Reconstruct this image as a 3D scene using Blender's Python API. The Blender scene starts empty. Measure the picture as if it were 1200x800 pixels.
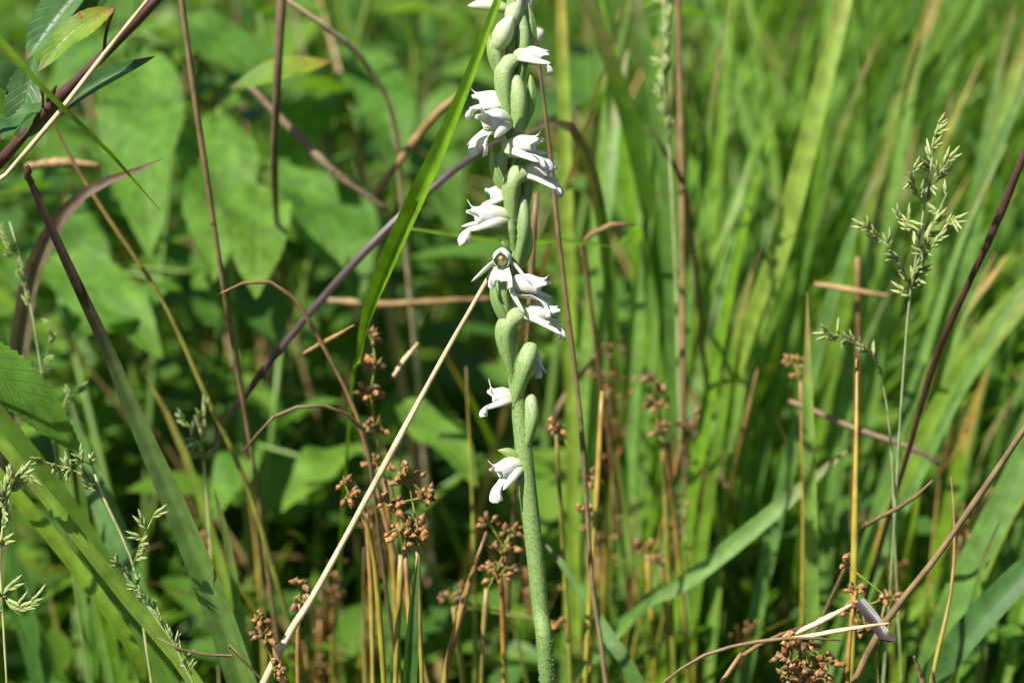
import bpy, math, random
import numpy as np
from mathutils import Vector, Matrix

random.seed(11)
rng = np.random.default_rng(7)
scene = bpy.context.scene
COL = scene.collection

# ------------------------------------------------------------------ camera, sky, sun, exposure
PX = 0.00015                    # one photo pixel at the focus plane, in metres (frame 1200 x 800)
FOCUS = 0.45
PITCH = math.radians(18)
CENTRE = Vector((0, 0, 0.215))  # the point the camera looks at, on the flower spike
FWD = Vector((0, math.cos(PITCH), -math.sin(PITCH)))
RIGHT = Vector((1, 0, 0))
UP = Vector((0, math.sin(PITCH), math.cos(PITCH)))
EYE = CENTRE - FWD * FOCUS

cd = bpy.data.cameras.new('camera')
cam = bpy.data.objects.new('camera', cd)
COL.objects.link(cam)
cam.location = EYE
cam.rotation_euler = (math.pi / 2 - PITCH, 0, 0)
cd.sensor_width = 23.5
cd.lens = 23.5 * FOCUS / (1200 * PX)
cd.clip_start = 0.005
cd.clip_end = 200
cd.dof.use_dof = True
cd.dof.focus_distance = FOCUS
cd.dof.aperture_fstop = 10.0
cd.dof.aperture_blades = 7
scene.camera = cam

SUN_DIR = Vector((-0.50, -0.36, 0.80)).normalized()   # from the ground towards the sun
world = bpy.data.worlds.new('World')
scene.world = world
world.use_nodes = True
wn = world.node_tree.nodes
sky = wn.new('ShaderNodeTexSky')
sky.sky_type = 'NISHITA'
sky.sun_disc = False
sky.sun_elevation = math.asin(SUN_DIR.z)
sky.sun_rotation = math.atan2(SUN_DIR.x, SUN_DIR.y)
world.node_tree.links.new(sky.outputs[0], wn['Background'].inputs[0])
wn['Background'].inputs[1].default_value = 0.05

sl = bpy.data.lights.new('sun', 'SUN')
sl.energy = 5.0
sl.angle = math.radians(0.53)
sl.color = (1.0, 0.95, 0.86)
sun = bpy.data.objects.new('sun', sl)
COL.objects.link(sun)
sun.location = (-1, -1, 3)
sun.rotation_euler = (-SUN_DIR).to_track_quat('-Z', 'Y').to_euler()

scene.view_settings.view_transform = 'Standard'
scene.view_settings.look = 'None'
scene.view_settings.exposure = 1.05
scene.view_settings.gamma = 1
scene.cycles.use_denoising = True
scene.cycles.max_bounces = 6
scene.cycles.transparent_max_bounces = 4
scene.cycles.transmission_bounces = 4
scene.cycles.diffuse_bounces = 3


def P(px, py, d=0.0):
    """world point that stands d millimetres behind the flower spike, where a photo pixel looks"""
    k = (FOCUS + d / 1000) / FOCUS
    return CENTRE + FWD * (d / 1000) + (RIGHT * (px - 600) - UP * (py - 400)) * (PX * k)


def project(v):
    r = v - EYE
    z = r.dot(FWD)
    if z <= 0.01:
        return None
    return (600 + r.dot(RIGHT) / z * FOCUS / PX, 400 - r.dot(UP) / z * FOCUS / PX, (z - FOCUS) * 1000)


# ------------------------------------------------------------------ materials
def new_mat(name):
    m = bpy.data.materials.new(name)
    m.use_nodes = True
    nt = m.node_tree
    nt.nodes.clear()
    return m, nt, nt.nodes, nt.links


def ramp_node(N, stops):
    r = N.new('ShaderNodeValToRGB')
    e = r.color_ramp.elements
    while len(e) < len(stops):
        e.new(0.5)
    for i, (p, c) in enumerate(stops):
        e[i].position = p
        e[i].color = (c[0], c[1], c[2], 1)
    return r


def plant_mat(name, stops, transl=0.4, tcol=(1.5, 1.6, 0.5), rough=0.45, stripes=38, stripe_amt=0.22, vary=0.35,
              warm=(1.35, 1.05, 0.6), spots=0.0, spot_col=(0.16, 0.09, 0.03), bump=0.25, spec=0.4, veins=False, mottle=0.3, vein_amt=0.45, mscale=260, lite=False):
    """colour runs along the leaf (uv.y), differs from plant to plant, has parallel veins (uv.x) and blotches"""
    m, nt, N, L = new_mat(name)
    uv = N.new('ShaderNodeUVMap')
    sep = N.new('ShaderNodeSeparateXYZ')
    L.new(uv.outputs[0], sep.inputs[0])
    info = N.new('ShaderNodeObjectInfo')
    att = N.new('ShaderNodeAttribute')
    att.attribute_name = 'tint'
    geo = N.new('ShaderNodeTexCoord')
    # wobbling colour boundary along the leaf
    nz = N.new('ShaderNodeTexNoise'); nz.inputs['Scale'].default_value = 90; nz.inputs['Detail'].default_value = 4
    L.new(geo.outputs['Object'], nz.inputs['Vector'])
    wob = N.new('ShaderNodeMath'); wob.operation = 'MULTIPLY_ADD'
    L.new(nz.outputs['Fac'], wob.inputs[0]); wob.inputs[1].default_value = 0.24
    sub = N.new('ShaderNodeMath'); sub.operation = 'SUBTRACT'
    L.new(sep.outputs['Y'], sub.inputs[0]); sub.inputs[1].default_value = 0.12
    L.new(sub.outputs[0], wob.inputs[2])
    ramp = ramp_node(N, stops)
    L.new(sep.outputs['Y'] if lite else wob.outputs[0], ramp.inputs[0])
    # tint = mesh attribute + object random
    mixr = N.new('ShaderNodeMath'); mixr.operation = 'ADD'
    L.new(att.outputs['Fac'], mixr.inputs[0]); L.new(info.outputs['Random'], mixr.inputs[1])
    fr = N.new('ShaderNodeMath'); fr.operation = 'FRACT'
    L.new(mixr.outputs[0], fr.inputs[0])
    tr = ramp_node(N, [(0, (1 - vary, 1 - vary * 0.8, 1 - vary * 0.6)), (0.5, (1, 1, 1)), (1, warm)])
    L.new(fr.outputs[0], tr.inputs[0])
    mul = N.new('ShaderNodeMixRGB'); mul.blend_type = 'MULTIPLY'; mul.inputs[0].default_value = 1
    L.new(ramp.outputs[0], mul.inputs[1]); L.new(tr.outputs[0], mul.inputs[2])
    col = mul.outputs[0]
    if lite:        # for the mass of grass that is out of focus
        bs = N.new('ShaderNodeBsdfPrincipled'); bs.inputs['Roughness'].default_value = rough; bs.inputs['Specular IOR Level'].default_value = spec
        tc = N.new('ShaderNodeMixRGB'); tc.blend_type = 'MULTIPLY'; tc.inputs[0].default_value = 1
        L.new(col, tc.inputs[1]); tc.inputs[2].default_value = (*tcol, 1); L.new(col, bs.inputs['Base Color'])
        tb = N.new('ShaderNodeBsdfTranslucent'); L.new(tc.outputs[0], tb.inputs[0])
        ms = N.new('ShaderNodeMixShader'); ms.inputs[0].default_value = transl
        out = N.new('ShaderNodeOutputMaterial')
        L.new(bs.outputs[0], ms.inputs[1]); L.new(tb.outputs[0], ms.inputs[2]); L.new(ms.outputs[0], out.inputs[0])
        return m
    # parallel veins
    mp = N.new('ShaderNodeMapping'); mp.inputs['Scale'].default_value = (stripes, 1.2, 1)
    L.new(uv.outputs[0], mp.inputs[0])
    st = N.new('ShaderNodeTexNoise'); st.inputs['Scale'].default_value = 1.0; st.inputs['Detail'].default_value = 3
    L.new(mp.outputs[0], st.inputs['Vector'])
    height = st.outputs['Fac']
    if veins:
        # pinnate veins running out from the midrib
        ax = N.new('ShaderNodeMath'); ax.operation = 'SUBTRACT'; ax.inputs[1].default_value = 0.5
        L.new(sep.outputs['X'], ax.inputs[0])
        ab = N.new('ShaderNodeMath'); ab.operation = 'ABSOLUTE'; L.new(ax.outputs[0], ab.inputs[0])
        d1 = N.new('ShaderNodeMath'); d1.operation = 'MULTIPLY_ADD'; d1.inputs[1].default_value = -0.45
        L.new(ab.outputs[0], d1.inputs[0]); L.new(sep.outputs['Y'], d1.inputs[2])
        m9 = N.new('ShaderNodeMath'); m9.operation = 'MULTIPLY'; m9.inputs[1].default_value = 10
        L.new(d1.outputs[0], m9.inputs[0])
        pp = N.new('ShaderNodeMath'); pp.operation = 'PINGPONG'; pp.inputs[1].default_value = 0.5
        L.new(m9.outputs[0], pp.inputs[0])
        vr = ramp_node(N, [(0, (1, 1, 1)), (0.09, (0, 0, 0))])
        L.new(pp.outputs[0], vr.inputs[0])
        mr = ramp_node(N, [(0, (1, 1, 1)), (0.035, (0, 0, 0))])
        L.new(ab.outputs[0], mr.inputs[0])
        mx = N.new('ShaderNodeMixRGB'); mx.blend_type = 'LIGHTEN'; mx.inputs[0].default_value = 1
        L.new(vr.outputs[0], mx.inputs[1]); L.new(mr.outputs[0], mx.inputs[2])
        vc = N.new('ShaderNodeMixRGB'); vc.blend_type = 'MIX'
        vf = N.new('ShaderNodeMath'); vf.operation = 'MULTIPLY'; vf.inputs[1].default_value = vein_amt
        L.new(mx.outputs[0], vf.inputs[0]); L.new(vf.outputs[0], vc.inputs[0])
        L.new(col, vc.inputs[1]); vc.inputs[2].default_value = (0.17, 0.27, 0.07, 1)
        col = vc.outputs[0]
        inv = N.new('ShaderNodeMath'); inv.operation = 'MULTIPLY_ADD'; inv.inputs[1].default_value = -1.6
        L.new(mx.outputs[0], inv.inputs[0]); L.new(st.outputs['Fac'], inv.inputs[2])
        height = inv.outputs[0]
    sr = ramp_node(N, [(0.3, (1 - stripe_amt,) * 3), (0.7, (1 + stripe_amt,) * 3)])
    L.new(st.outputs['Fac'], sr.inputs[0])
    m2 = N.new('ShaderNodeMixRGB'); m2.blend_type = 'MULTIPLY'; m2.inputs[0].default_value = 1
    L.new(col, m2.inputs[1]); L.new(sr.outputs[0], m2.inputs[2])
    mo = N.new('ShaderNodeTexNoise'); mo.inputs['Scale'].default_value = mscale; mo.inputs['Detail'].default_value = 5
    L.new(geo.outputs['Object'], mo.inputs['Vector'])
    mor = ramp_node(N, [(0.3, (1 - mottle,) * 3), (0.7, (1 + mottle,) * 3)])
    L.new(mo.outputs['Fac'], mor.inputs[0])
    m3 = N.new('ShaderNodeMixRGB'); m3.blend_type = 'MULTIPLY'; m3.inputs[0].default_value = 1
    L.new(m2.outputs[0], m3.inputs[1]); L.new(mor.outputs[0], m3.inputs[2])
    col = m3.outputs[0]
    if spots:
        sp = N.new('ShaderNodeTexNoise'); sp.inputs['Scale'].default_value = 420; sp.inputs['Detail'].default_value = 2
        L.new(geo.outputs['Object'], sp.inputs['Vector'])
        spr = ramp_node(N, [(0.74 - spots * 0.1, (0, 0, 0)), (0.78 - spots * 0.1, (1, 1, 1))])
        L.new(sp.outputs['Fac'], spr.inputs[0])
        m4 = N.new('ShaderNodeMixRGB'); L.new(spr.outputs[0], m4.inputs[0])
        L.new(col, m4.inputs[1]); m4.inputs[2].default_value = (*spot_col, 1)
        col = m4.outputs[0]
    bp = N.new('ShaderNodeBump'); bp.inputs['Strength'].default_value = bump; bp.inputs['Distance'].default_value = 0.0004
    L.new(height, bp.inputs['Height'])
    bs = N.new('ShaderNodeBsdfPrincipled')
    bs.inputs['Roughness'].default_value = rough
    bs.inputs['Specular IOR Level'].default_value = spec
    L.new(col, bs.inputs['Base Color']); L.new(bp.outputs[0], bs.inputs['Normal'])
    out = N.new('ShaderNodeOutputMaterial')
    if transl > 0:
        tc = N.new('ShaderNodeMixRGB'); tc.blend_type = 'MULTIPLY'; tc.inputs[0].default_value = 1
        L.new(col, tc.inputs[1]); tc.inputs[2].default_value = (*tcol, 1)
        tb = N.new('ShaderNodeBsdfTranslucent')
        L.new(tc.outputs[0], tb.inputs[0]); L.new(bp.outputs[0], tb.inputs['Normal'])
        ms = N.new('ShaderNodeMixShader'); ms.inputs[0].default_value = transl
        L.new(bs.outputs[0], ms.inputs[1]); L.new(tb.outputs[0], ms.inputs[2])
        L.new(ms.outputs[0], out.inputs[0])
    else:
        L.new(bs.outputs[0], out.inputs[0])
    return m


GRN = (0.080, 0.188, 0.014)
M = {}
G1 = [(0, (0.11, 0.17, 0.035)), (0.2, GRN), (0.86, (0.10, 0.21, 0.016)), (0.97, (0.26, 0.20, 0.07))]
G2 = [(0, (0.12, 0.19, 0.05)), (0.25, (0.132, 0.255, 0.042)), (0.9, (0.152, 0.280, 0.050)), (1, (0.28, 0.22, 0.09))]
G3 = [(0, (0.09, 0.16, 0.05)), (0.3, (0.062, 0.155, 0.030)), (0.95, (0.085, 0.19, 0.036)), (1, (0.15, 0.18, 0.08))]
SB = [(0, (0.22, 0.16, 0.065)), (0.5, (0.265, 0.18, 0.075)), (1, (0.23, 0.145, 0.065))]
M['grass'] = plant_mat('grass_green', G1)
M['grass_pale'] = plant_mat('grass_pale_green', G2)
M['grass_blue'] = plant_mat('grass_blue_green', G3, rough=0.38)
M['grass_mass'] = plant_mat('grass_mass_green', G1, lite=True, vary=0.45, warm=(1.4, 1.2, 0.8), spec=0.28)
M['grass_pale_mass'] = plant_mat('grass_mass_pale', G2, lite=True, vary=0.4, warm=(1.2, 1.1, 0.8), spec=0.28)
M['grass_blue_mass'] = plant_mat('grass_mass_blue_green', G3, lite=True, rough=0.38, spec=0.3)
M['straw_mass'] = plant_mat('dry_straw_mass', SB, lite=True, transl=0.2, tcol=(1.1, 1, 0.7), vary=0.5, warm=(1.5, 1.45, 1.3))
M['grass_bright'] = plant_mat('grass_bright_green', [(0, (0.11, 0.10, 0.02)), (0.10, (0.12, 0.25, 0.012)), (0.9, (0.15, 0.29, 0.014)), (1, (0.16, 0.27, 0.02))],
                              transl=0.45, vary=0.05, warm=(1.05, 1.0, 0.9), rough=0.36)
M['kinked'] = plant_mat('leaf_green_to_purple', [(0, (0.11, 0.19, 0.045)), (0.70, (0.10, 0.19, 0.045)), (0.82, (0.085, 0.14, 0.045)), (0.91, (0.05, 0.045, 0.034)), (1, (0.05, 0.028, 0.028))],
                        vary=0.08, warm=(1.1, 1, 0.9))
M['drying'] = plant_mat('leaf_drying_brown', [(0, (0.12, 0.18, 0.04)), (0.60, (0.13, 0.19, 0.05)), (0.75, (0.17, 0.15, 0.07)), (0.88, (0.17, 0.12, 0.085)), (1, (0.14, 0.085, 0.055))], transl=0.3, tcol=(1.2, 1.1, 0.8), spots=0.6, spot_col=(0.06, 0.03, 0.02), vary=0.1)
M['brown_tip'] = plant_mat('grass_with_brown_tip', [(0, (0.10, 0.18, 0.03)), (0.86, (0.10, 0.20, 0.025)), (0.93, (0.20, 0.15, 0.07)), (1, (0.17, 0.11, 0.07))], vary=0.1)
M['straw'] = plant_mat('dry_straw_pale', [(0, (0.60, 0.46, 0.26)), (0.3, (0.74, 0.61, 0.41)), (1, (0.64, 0.48, 0.27))], transl=0.12, tcol=(1, 0.95, 0.8), rough=0.42, stripes=14, stripe_amt=0.2, vary=0.25, warm=(1, 0.9, 0.75), bump=0.35)
M['straw_brown'] = plant_mat('dry_straw_brown', SB, transl=0.15, tcol=(1.1, 0.95, 0.7), rough=0.5, stripes=10, vary=0.4, warm=(1.2, 1.1, 1.0), spots=0.35, spot_col=(0.09, 0.045, 0.02), mottle=0.35)
M['rush'] = plant_mat('rush_stalk', [(0, (0.12, 0.18, 0.03)), (0.5, (0.19, 0.23, 0.03)), (0.8, (0.27, 0.23, 0.04)), (0.92, (0.28, 0.165, 0.045)), (1, (0.22, 0.12, 0.05))], transl=0.08, rough=0.4, stripes=8, vary=0.35, warm=(1.15, 1.0, 0.8), mottle=0.4)
M['rush_green'] = plant_mat('rush_stalk_yellow_green', [(0, (0.12, 0.20, 0.03)), (0.6, (0.17, 0.25, 0.03)), (0.85, (0.24, 0.24, 0.035)), (1, (0.26, 0.19, 0.05))], transl=0.08, rough=0.4, stripes=8, vary=0.3, warm=(1.25, 1.0, 0.8), mottle=0.35)
M['stem_green'] = plant_mat('green_stem', [(0, (0.09, 0.15, 0.03)), (1, (0.11, 0.20, 0.03))], transl=0.1, lite=True, vary=0.2, warm=(1.2, 1, 0.8))
M['capsule'] = plant_mat('rush_capsule', [(0, (0.19, 0.105, 0.04)), (0.45, (0.29, 0.15, 0.055)), (0.8, (0.20, 0.085, 0.03)), (1, (0.38, 0.24, 0.11))], transl=0.06, rough=0.42, stripes=9, vary=0.55, warm=(1.45, 1.3, 1.1))
M['broad'] = plant_mat('broad_leaf', [(0, (0.10, 0.225, 0.030)), (0.5, (0.088, 0.205, 0.026)), (1, (0.105, 0.22, 0.026))], transl=0.45, tcol=(1.6, 1.7, 0.4), stripes=5, stripe_amt=0.15, vein_amt=0.3, vary=0.2, warm=(1.4, 1.15, 0.9), veins=True, bump=0.4, rough=0.6, spec=0.25)
M['willow'] = plant_mat('dark_glossy_leaf', [(0, (0.050, 0.115, 0.032)), (0.9, (0.046, 0.118, 0.034)), (1, (0.14, 0.06, 0.03))], transl=0.25, stripes=5, stripe_amt=0.1, vary=0.12, warm=(1.15, 1.1, 1.0), veins=True, vein_amt=0.12, bump=0.22, rough=0.4, spec=0.4, spots=0.15)
M['yellowing'] = plant_mat('yellowing_leaf', [(0, (0.22, 0.05, 0.02)), (0.16, (0.26, 0.28, 0.025)), (0.4, (0.17, 0.27, 0.025)), (0.85, (0.12, 0.23, 0.025)), (1, (0.16, 0.12, 0.03))], transl=0.42, stripes=5, stripe_amt=0.12, vary=0.05, warm=(1, 1, 1), veins=True, spots=0.35, spot_col=(0.28, 0.08, 0.02), rough=0.42)
M['weed'] = plant_mat('small_leaf', [(0, (0.09, 0.19, 0.026)), (1, (0.085, 0.19, 0.024))], lite=True, transl=0.4, stripes=4, vary=0.45, warm=(1.45, 1.2, 0.8), rough=0.5, stripe_amt=0.1)
M['purple'] = plant_mat('purple_stem', [(0, (0.045, 0.022, 0.017)), (0.5, (0.056, 0.024, 0.019)), (1, (0.066, 0.027, 0.021))], transl=0, rough=0.32, stripes=6, vary=0.1, warm=(1.1, 1, 1), spec=0.6, bump=0.3)
M['violet'] = plant_mat('violet_leaf', [(0, (0.05, 0.042, 0.042)), (0.5, (0.042, 0.030, 0.034)), (1, (0.07, 0.05, 0.045))], transl=0.12, tcol=(1, 0.9, 0.9), rough=0.42, stripes=8, vary=0.1, warm=(1.1, 1, 1))
M['twig'] = plant_mat('scaly_dry_stalk', [(0, (0.15, 0.10, 0.055)), (0.5, (0.20, 0.14, 0.08)), (1, (0.12, 0.08, 0.045))], transl=0, rough=0.7, stripes=4, vary=0.15, warm=(1.1, 1, 0.9), spots=0.9, spot_col=(0.05, 0.028, 0.018), bump=0.8)
M['panicle'] = plant_mat('green_spikelet', [(0, (0.21, 0.31, 0.07)), (0.6, (0.38, 0.47, 0.18)), (1, (0.55, 0.57, 0.34))], transl=0.3, stripes=9, vary=0.2, warm=(1.2, 1.05, 0.9), tcol=(1.1, 1.15, 0.7))
M['orchid_green'] = plant_mat('orchid_downy_green', [(0, (0.115, 0.21, 0.045)), (0.55, (0.145, 0.24, 0.062)), (1, (0.22, 0.32, 0.11))], transl=0.12, stripes=10, stripe_amt=0.06, vary=0.04, warm=(1.04, 1.02, 1), rough=0.6, bump=0.1, mottle=0.42, mscale=4200)
M['ovary'] = plant_mat('orchid_ovary', [(0, (0.155, 0.265, 0.065)), (0.6, (0.205, 0.315, 0.10)), (1, (0.34, 0.43, 0.21))], transl=0.2, stripes=7, stripe_amt=0.1, vary=0.1, warm=(1.06, 1.02, 1), rough=0.55, bump=0.3, mottle=0.3, mscale=4200)
M['bract'] = plant_mat('orchid_bract', [(0, (0.16, 0.27, 0.075)), (0.7, (0.24, 0.36, 0.11)), (1, (0.34, 0.36, 0.16))], transl=0.35, stripes=9, stripe_amt=0.15, vary=0.1, warm=(1.1, 1.0, 0.9), rough=0.5, mottle=0.1)
M['hair'] = plant_mat('orchid_hair', [(0, (0.30, 0.42, 0.16)), (1, (0.62, 0.68, 0.48))], transl=0.4, tcol=(1, 1, 0.9), stripes=2, vary=0.1, warm=(1, 1, 1), rough=0.4)
M['litter'] = plant_mat('dead_grass', lite=True, stops= [(0, (0.22, 0.15, 0.07)), (1, (0.30, 0.20, 0.10))], transl=0.2, tcol=(1.1, 1, 0.7), rough=0.6, vary=0.6, warm=(1.4, 1.3, 1.15), stripes=10)


def petal_mat(name, stops):
    m, nt, N, L = new_mat(name)
    uv = N.new('ShaderNodeUVMap')
    sep = N.new('ShaderNodeSeparateXYZ'); L.new(uv.outputs[0], sep.inputs[0])
    r = ramp_node(N, stops)
    L.new(sep.outputs['Y'], r.inputs[0])
    mp = N.new('ShaderNodeMapping'); mp.inputs['Scale'].default_value = (14, 0.8, 1); L.new(uv.outputs[0], mp.inputs[0])
    nz = N.new('ShaderNodeTexNoise'); nz.inputs['Scale'].default_value = 1; nz.inputs['Detail'].default_value = 3
    L.new(mp.outputs[0], nz.inputs['Vector'])
    vr = ramp_node(N, [(0.3, (0.93, 0.95, 0.90)), (0.6, (1, 1, 1))]); L.new(nz.outputs['Fac'], vr.inputs[0])
    mu = N.new('ShaderNodeMixRGB'); mu.blend_type = 'MULTIPLY'; mu.inputs[0].default_value = 1
    L.new(r.outputs[0], mu.inputs[1]); L.new(vr.outputs[0], mu.inputs[2])
    bp = N.new('ShaderNodeBump'); bp.inputs['Strength'].default_value = 0.3; bp.inputs['Distance'].default_value = 0.0002
    L.new(nz.outputs['Fac'], bp.inputs['Height'])
    bs = N.new('ShaderNodeBsdfPrincipled')
    L.new(mu.outputs[0], bs.inputs['Base Color']); L.new(bp.outputs[0], bs.inputs['Normal'])
    bs.inputs['Roughness'].default_value = 0.5
    bs.inputs['Specular IOR Level'].default_value = 0.35
    tb = N.new('ShaderNodeBsdfTranslucent'); L.new(mu.outputs[0], tb.inputs[0])
    ms = N.new('ShaderNodeMixShader'); ms.inputs[0].default_value = 0.32
    L.new(bs.outputs[0], ms.inputs[1]); L.new(tb.outputs[0], ms.inputs[2])
    out = N.new('ShaderNodeOutputMaterial'); L.new(ms.outputs[0], out.inputs[0])
    return m


M['petal'] = petal_mat('white_petal', [(0, (0.50, 0.62, 0.30)), (0.2, (0.62, 0.67, 0.46)), (0.5, (0.735, 0.74, 0.69)), (1, (0.755, 0.76, 0.73))])
M['bud'] = petal_mat('greenish_bud', [(0, (0.34, 0.46, 0.16)), (0.45, (0.54, 0.60, 0.36)), (1, (0.68, 0.67, 0.56))])
M['column'] = petal_mat('flower_column', [(0, (0.40, 0.44, 0.20)), (1, (0.62, 0.62, 0.36))])
M['throat'] = plant_mat('flower_throat', [(0, (0.10, 0.05, 0.012)), (0.5, (0.30, 0.20, 0.03)), (1, (0.40, 0.34, 0.08))], transl=0.1, vary=0.05, warm=(1, 1, 1), rough=0.4)


def soil_mat():
    m, nt, N, L = new_mat('damp_soil')
    tc = N.new('ShaderNodeTexCoord')
    n1 = N.new('ShaderNodeTexNoise'); n1.inputs['Scale'].default_value = 22; n1.inputs['Detail'].default_value = 8
    L.new(tc.outputs['Object'], n1.inputs['Vector'])
    r = ramp_node(N, [(0.3, (0.022, 0.016, 0.009)), (0.5, (0.045, 0.033, 0.018)), (0.62, (0.035, 0.045, 0.014)), (0.8, (0.10, 0.07, 0.035))])
    L.new(n1.outputs['Fac'], r.inputs[0])
    n2 = N.new('ShaderNodeTexNoise'); n2.inputs['Scale'].default_value = 220; n2.inputs['Detail'].default_value = 6
    L.new(tc.outputs['Object'], n2.inputs['Vector'])
    bp = N.new('ShaderNodeBump'); bp.inputs['Strength'].default_value = 0.8; bp.inputs['Distance'].default_value = 0.004
    L.new(n2.outputs['Fac'], bp.inputs['Height'])
    bs = N.new('ShaderNodeBsdfPrincipled'); bs.inputs['Roughness'].default_value = 0.95
    L.new(r.outputs[0], bs.inputs['Base Color']); L.new(bp.outputs[0], bs.inputs['Normal'])
    out = N.new('ShaderNodeOutputMaterial'); L.new(bs.outputs[0], out.inputs[0])
    return m


M['soil'] = soil_mat()


# ------------------------------------------------------------------ geometry helpers
def arr(pts):
    return np.array([tuple(p) for p in pts], float)


def spline(pts, n):
    """n+1 points, evenly spread along a Catmull-Rom curve through pts; also the curve parameter 0..1 of each control point"""
    p = arr(pts)
    if len(p) == 2:
        t = np.linspace(0, 1, n + 1)[:, None]
        return p[0] * (1 - t) + p[1] * t, np.array([0, 1.0])
    q = np.vstack([2 * p[0] - p[1], p, 2 * p[-1] - p[-2]])
    S, K = 16, []
    out = []
    for i in range(1, len(q) - 2):
        t = np.linspace(0, 1, S, endpoint=False)[:, None]
        a, b, c, d = q[i - 1], q[i], q[i + 1], q[i + 2]
        K.append(len(out) * S)
        out.append(0.5 * ((2 * b) + (c - a) * t + (2 * a - 5 * b + 4 * c - d) * t ** 2 + (3 * b - a - 3 * c + d) * t ** 3))
    dense = np.vstack(out + [p[-1:]])
    s = np.concatenate([[0], np.cumsum(np.linalg.norm(np.diff(dense, axis=0), axis=1))])
    ks = np.array([s[k] for k in K] + [s[-1]]) / s[-1]
    x = np.linspace(0, s[-1], n + 1)
    return np.stack([np.interp(x, s, dense[:, k]) for k in range(3)], 1), ks


def frames(c, hint):
    t = np.gradient(c, axis=0)
    t /= np.linalg.norm(t, axis=1)[:, None] + 1e-12
    h = np.broadcast_to(np.asarray(hint, float), c.shape)
    s = np.cross(t, h)
    bad = np.linalg.norm(s, axis=1) < 1e-3
    if bad.any():
        s[bad] = np.cross(t[bad], np.array([0.3, 0.5, 0.8]))
    s /= np.linalg.norm(s, axis=1)[:, None] + 1e-12
    for i in range(1, len(s)):
        if s[i].dot(s[i - 1]) < 0:
            s[i] = -s[i]
    nrm = np.cross(s, t)
    return t, s, nrm


def grid_faces(nu, nv, wrap=False):
    F = []
    for i in range(nu - 1):
        for j in range(nv if wrap else nv - 1):
            j2 = (j + 1) % nv
            F.append((i * nv + j, i * nv + j2, (i + 1) * nv + j2, (i + 1) * nv + j))
    return F


def ribbon(c, w, hint, across=3, fold=0.25, twist=0.0, wave=0.0, ragged=0.0):
    """a leaf blade along c (n x 3): w half widths (n), fold = V depth as share of the half width, twist in radians end to end"""
    n = len(c)
    t, s, nr = frames(c, hint)
    a = np.linspace(0, twist, n)[:, None] if np.isscalar(twist) else np.asarray(twist)[:, None]
    s, nr = s * np.cos(a) + nr * np.sin(a), nr * np.cos(a) - s * np.sin(a)
    u = np.linspace(-1, 1, across)
    V = np.empty((n, across, 3))
    ph = rng.uniform(0, 6)
    for j, uu in enumerate(u):
        off = fold * (abs(uu) - 0.5) * w
        if wave:
            off = off + wave * w * uu * np.sin(np.linspace(0, 11, n) + ph + uu)
        wj = w * uu
        if ragged and abs(uu) > 0.9:
            wj = wj * (1 - ragged * rng.random(n))
        V[:, j] = c + s * wj[:, None] + nr * off[:, None]
    F = grid_faces(n, across)
    U = np.empty((n, across, 2))
    U[..., 0] = (u + 1) / 2
    U[..., 1] = np.linspace(0, 1, n)[:, None]
    return V.reshape(-1, 3), F, U.reshape(-1, 2)


def tube(c, r, sides=8, hint=(0.2, -1, 0.1), cap=True, flat=1.0):
    n = len(c)
    t, s, nr = frames(c, hint)
    r = np.broadcast_to(r, (n,))
    a = np.linspace(0, 2 * math.pi, sides, endpoint=False)
    V = c[:, None] + (s[:, None] * np.cos(a)[None, :, None] + nr[:, None] * np.sin(a)[None, :, None] * flat) * r[:, None, None]
    U = np.empty((n, sides, 2))
    U[..., 0] = np.abs(a / math.pi - 1)
    U[..., 1] = np.linspace(0, 1, n)[:, None]
    F = grid_faces(n, sides, True)
    V = V.reshape(-1, 3)
    if cap:
        F.append(tuple(reversed(range(sides))))
        F.append(tuple((n - 1) * sides + k for k in range(sides)))
    return V, F, U.reshape(-1, 2)


def join(items):
    V, F, U, T, o = [], [], [], [], 0
    for it in items:
        v, f, u = it[:3]
        V.append(v); U.append(u)
        F.extend(tuple(i + o for i in q) for q in f)
        T.append(np.full(len(v), it[3] if len(it) > 3 else random.random()))
        o += len(v)
    return np.vstack(V), F, np.vstack(U), np.concatenate(T)


def make_mesh(name, data, mat, smooth=True):
    V, F, U = data[:3]
    T = data[3] if len(data) > 3 else None
    me = bpy.data.meshes.new(name)
    lens = np.fromiter((len(f) for f in F), np.int32, len(F))
    loops = np.concatenate([np.asarray(F, np.int32).ravel()]) if (lens == lens[0]).all() else np.fromiter((i for f in F for i in f), np.int32)
    me.vertices.add(len(V)); me.vertices.foreach_set('co', np.ascontiguousarray(V, np.float32).ravel())
    me.loops.add(len(loops)); me.loops.foreach_set('vertex_index', loops)
    me.polygons.add(len(F))
    me.polygons.foreach_set('loop_start', np.concatenate([[0], np.cumsum(lens)[:-1]]).astype(np.int32))
    me.polygons.foreach_set('loop_total', lens)
    if smooth:
        me.polygons.foreach_set('use_smooth', np.ones(len(F), bool))
    me.update(calc_edges=True)
    uv = me.uv_layers.new(name='UVMap')
    uv.data.foreach_set('uv', np.ascontiguousarray(U[loops], np.float32).ravel())
    at = me.attributes.new('tint', 'FLOAT', 'POINT')
    at.data.foreach_set('value', np.ascontiguousarray(T if T is not None else np.full(len(V), random.random()), np.float32))
    me.materials.append(M[mat] if isinstance(mat, str) else mat)
    return me


def link(name, data, parent=None):
    o = bpy.data.objects.new(name, data)
    COL.objects.link(o)
    if parent is not None:
        o.parent = parent
    return o


def tag(o, label=None, cat=None, group=None, kind=None):
    for k, v in (('label', label), ('category', cat), ('group', group), ('kind', kind)):
        if v:
            o[k] = v
    return o


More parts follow.
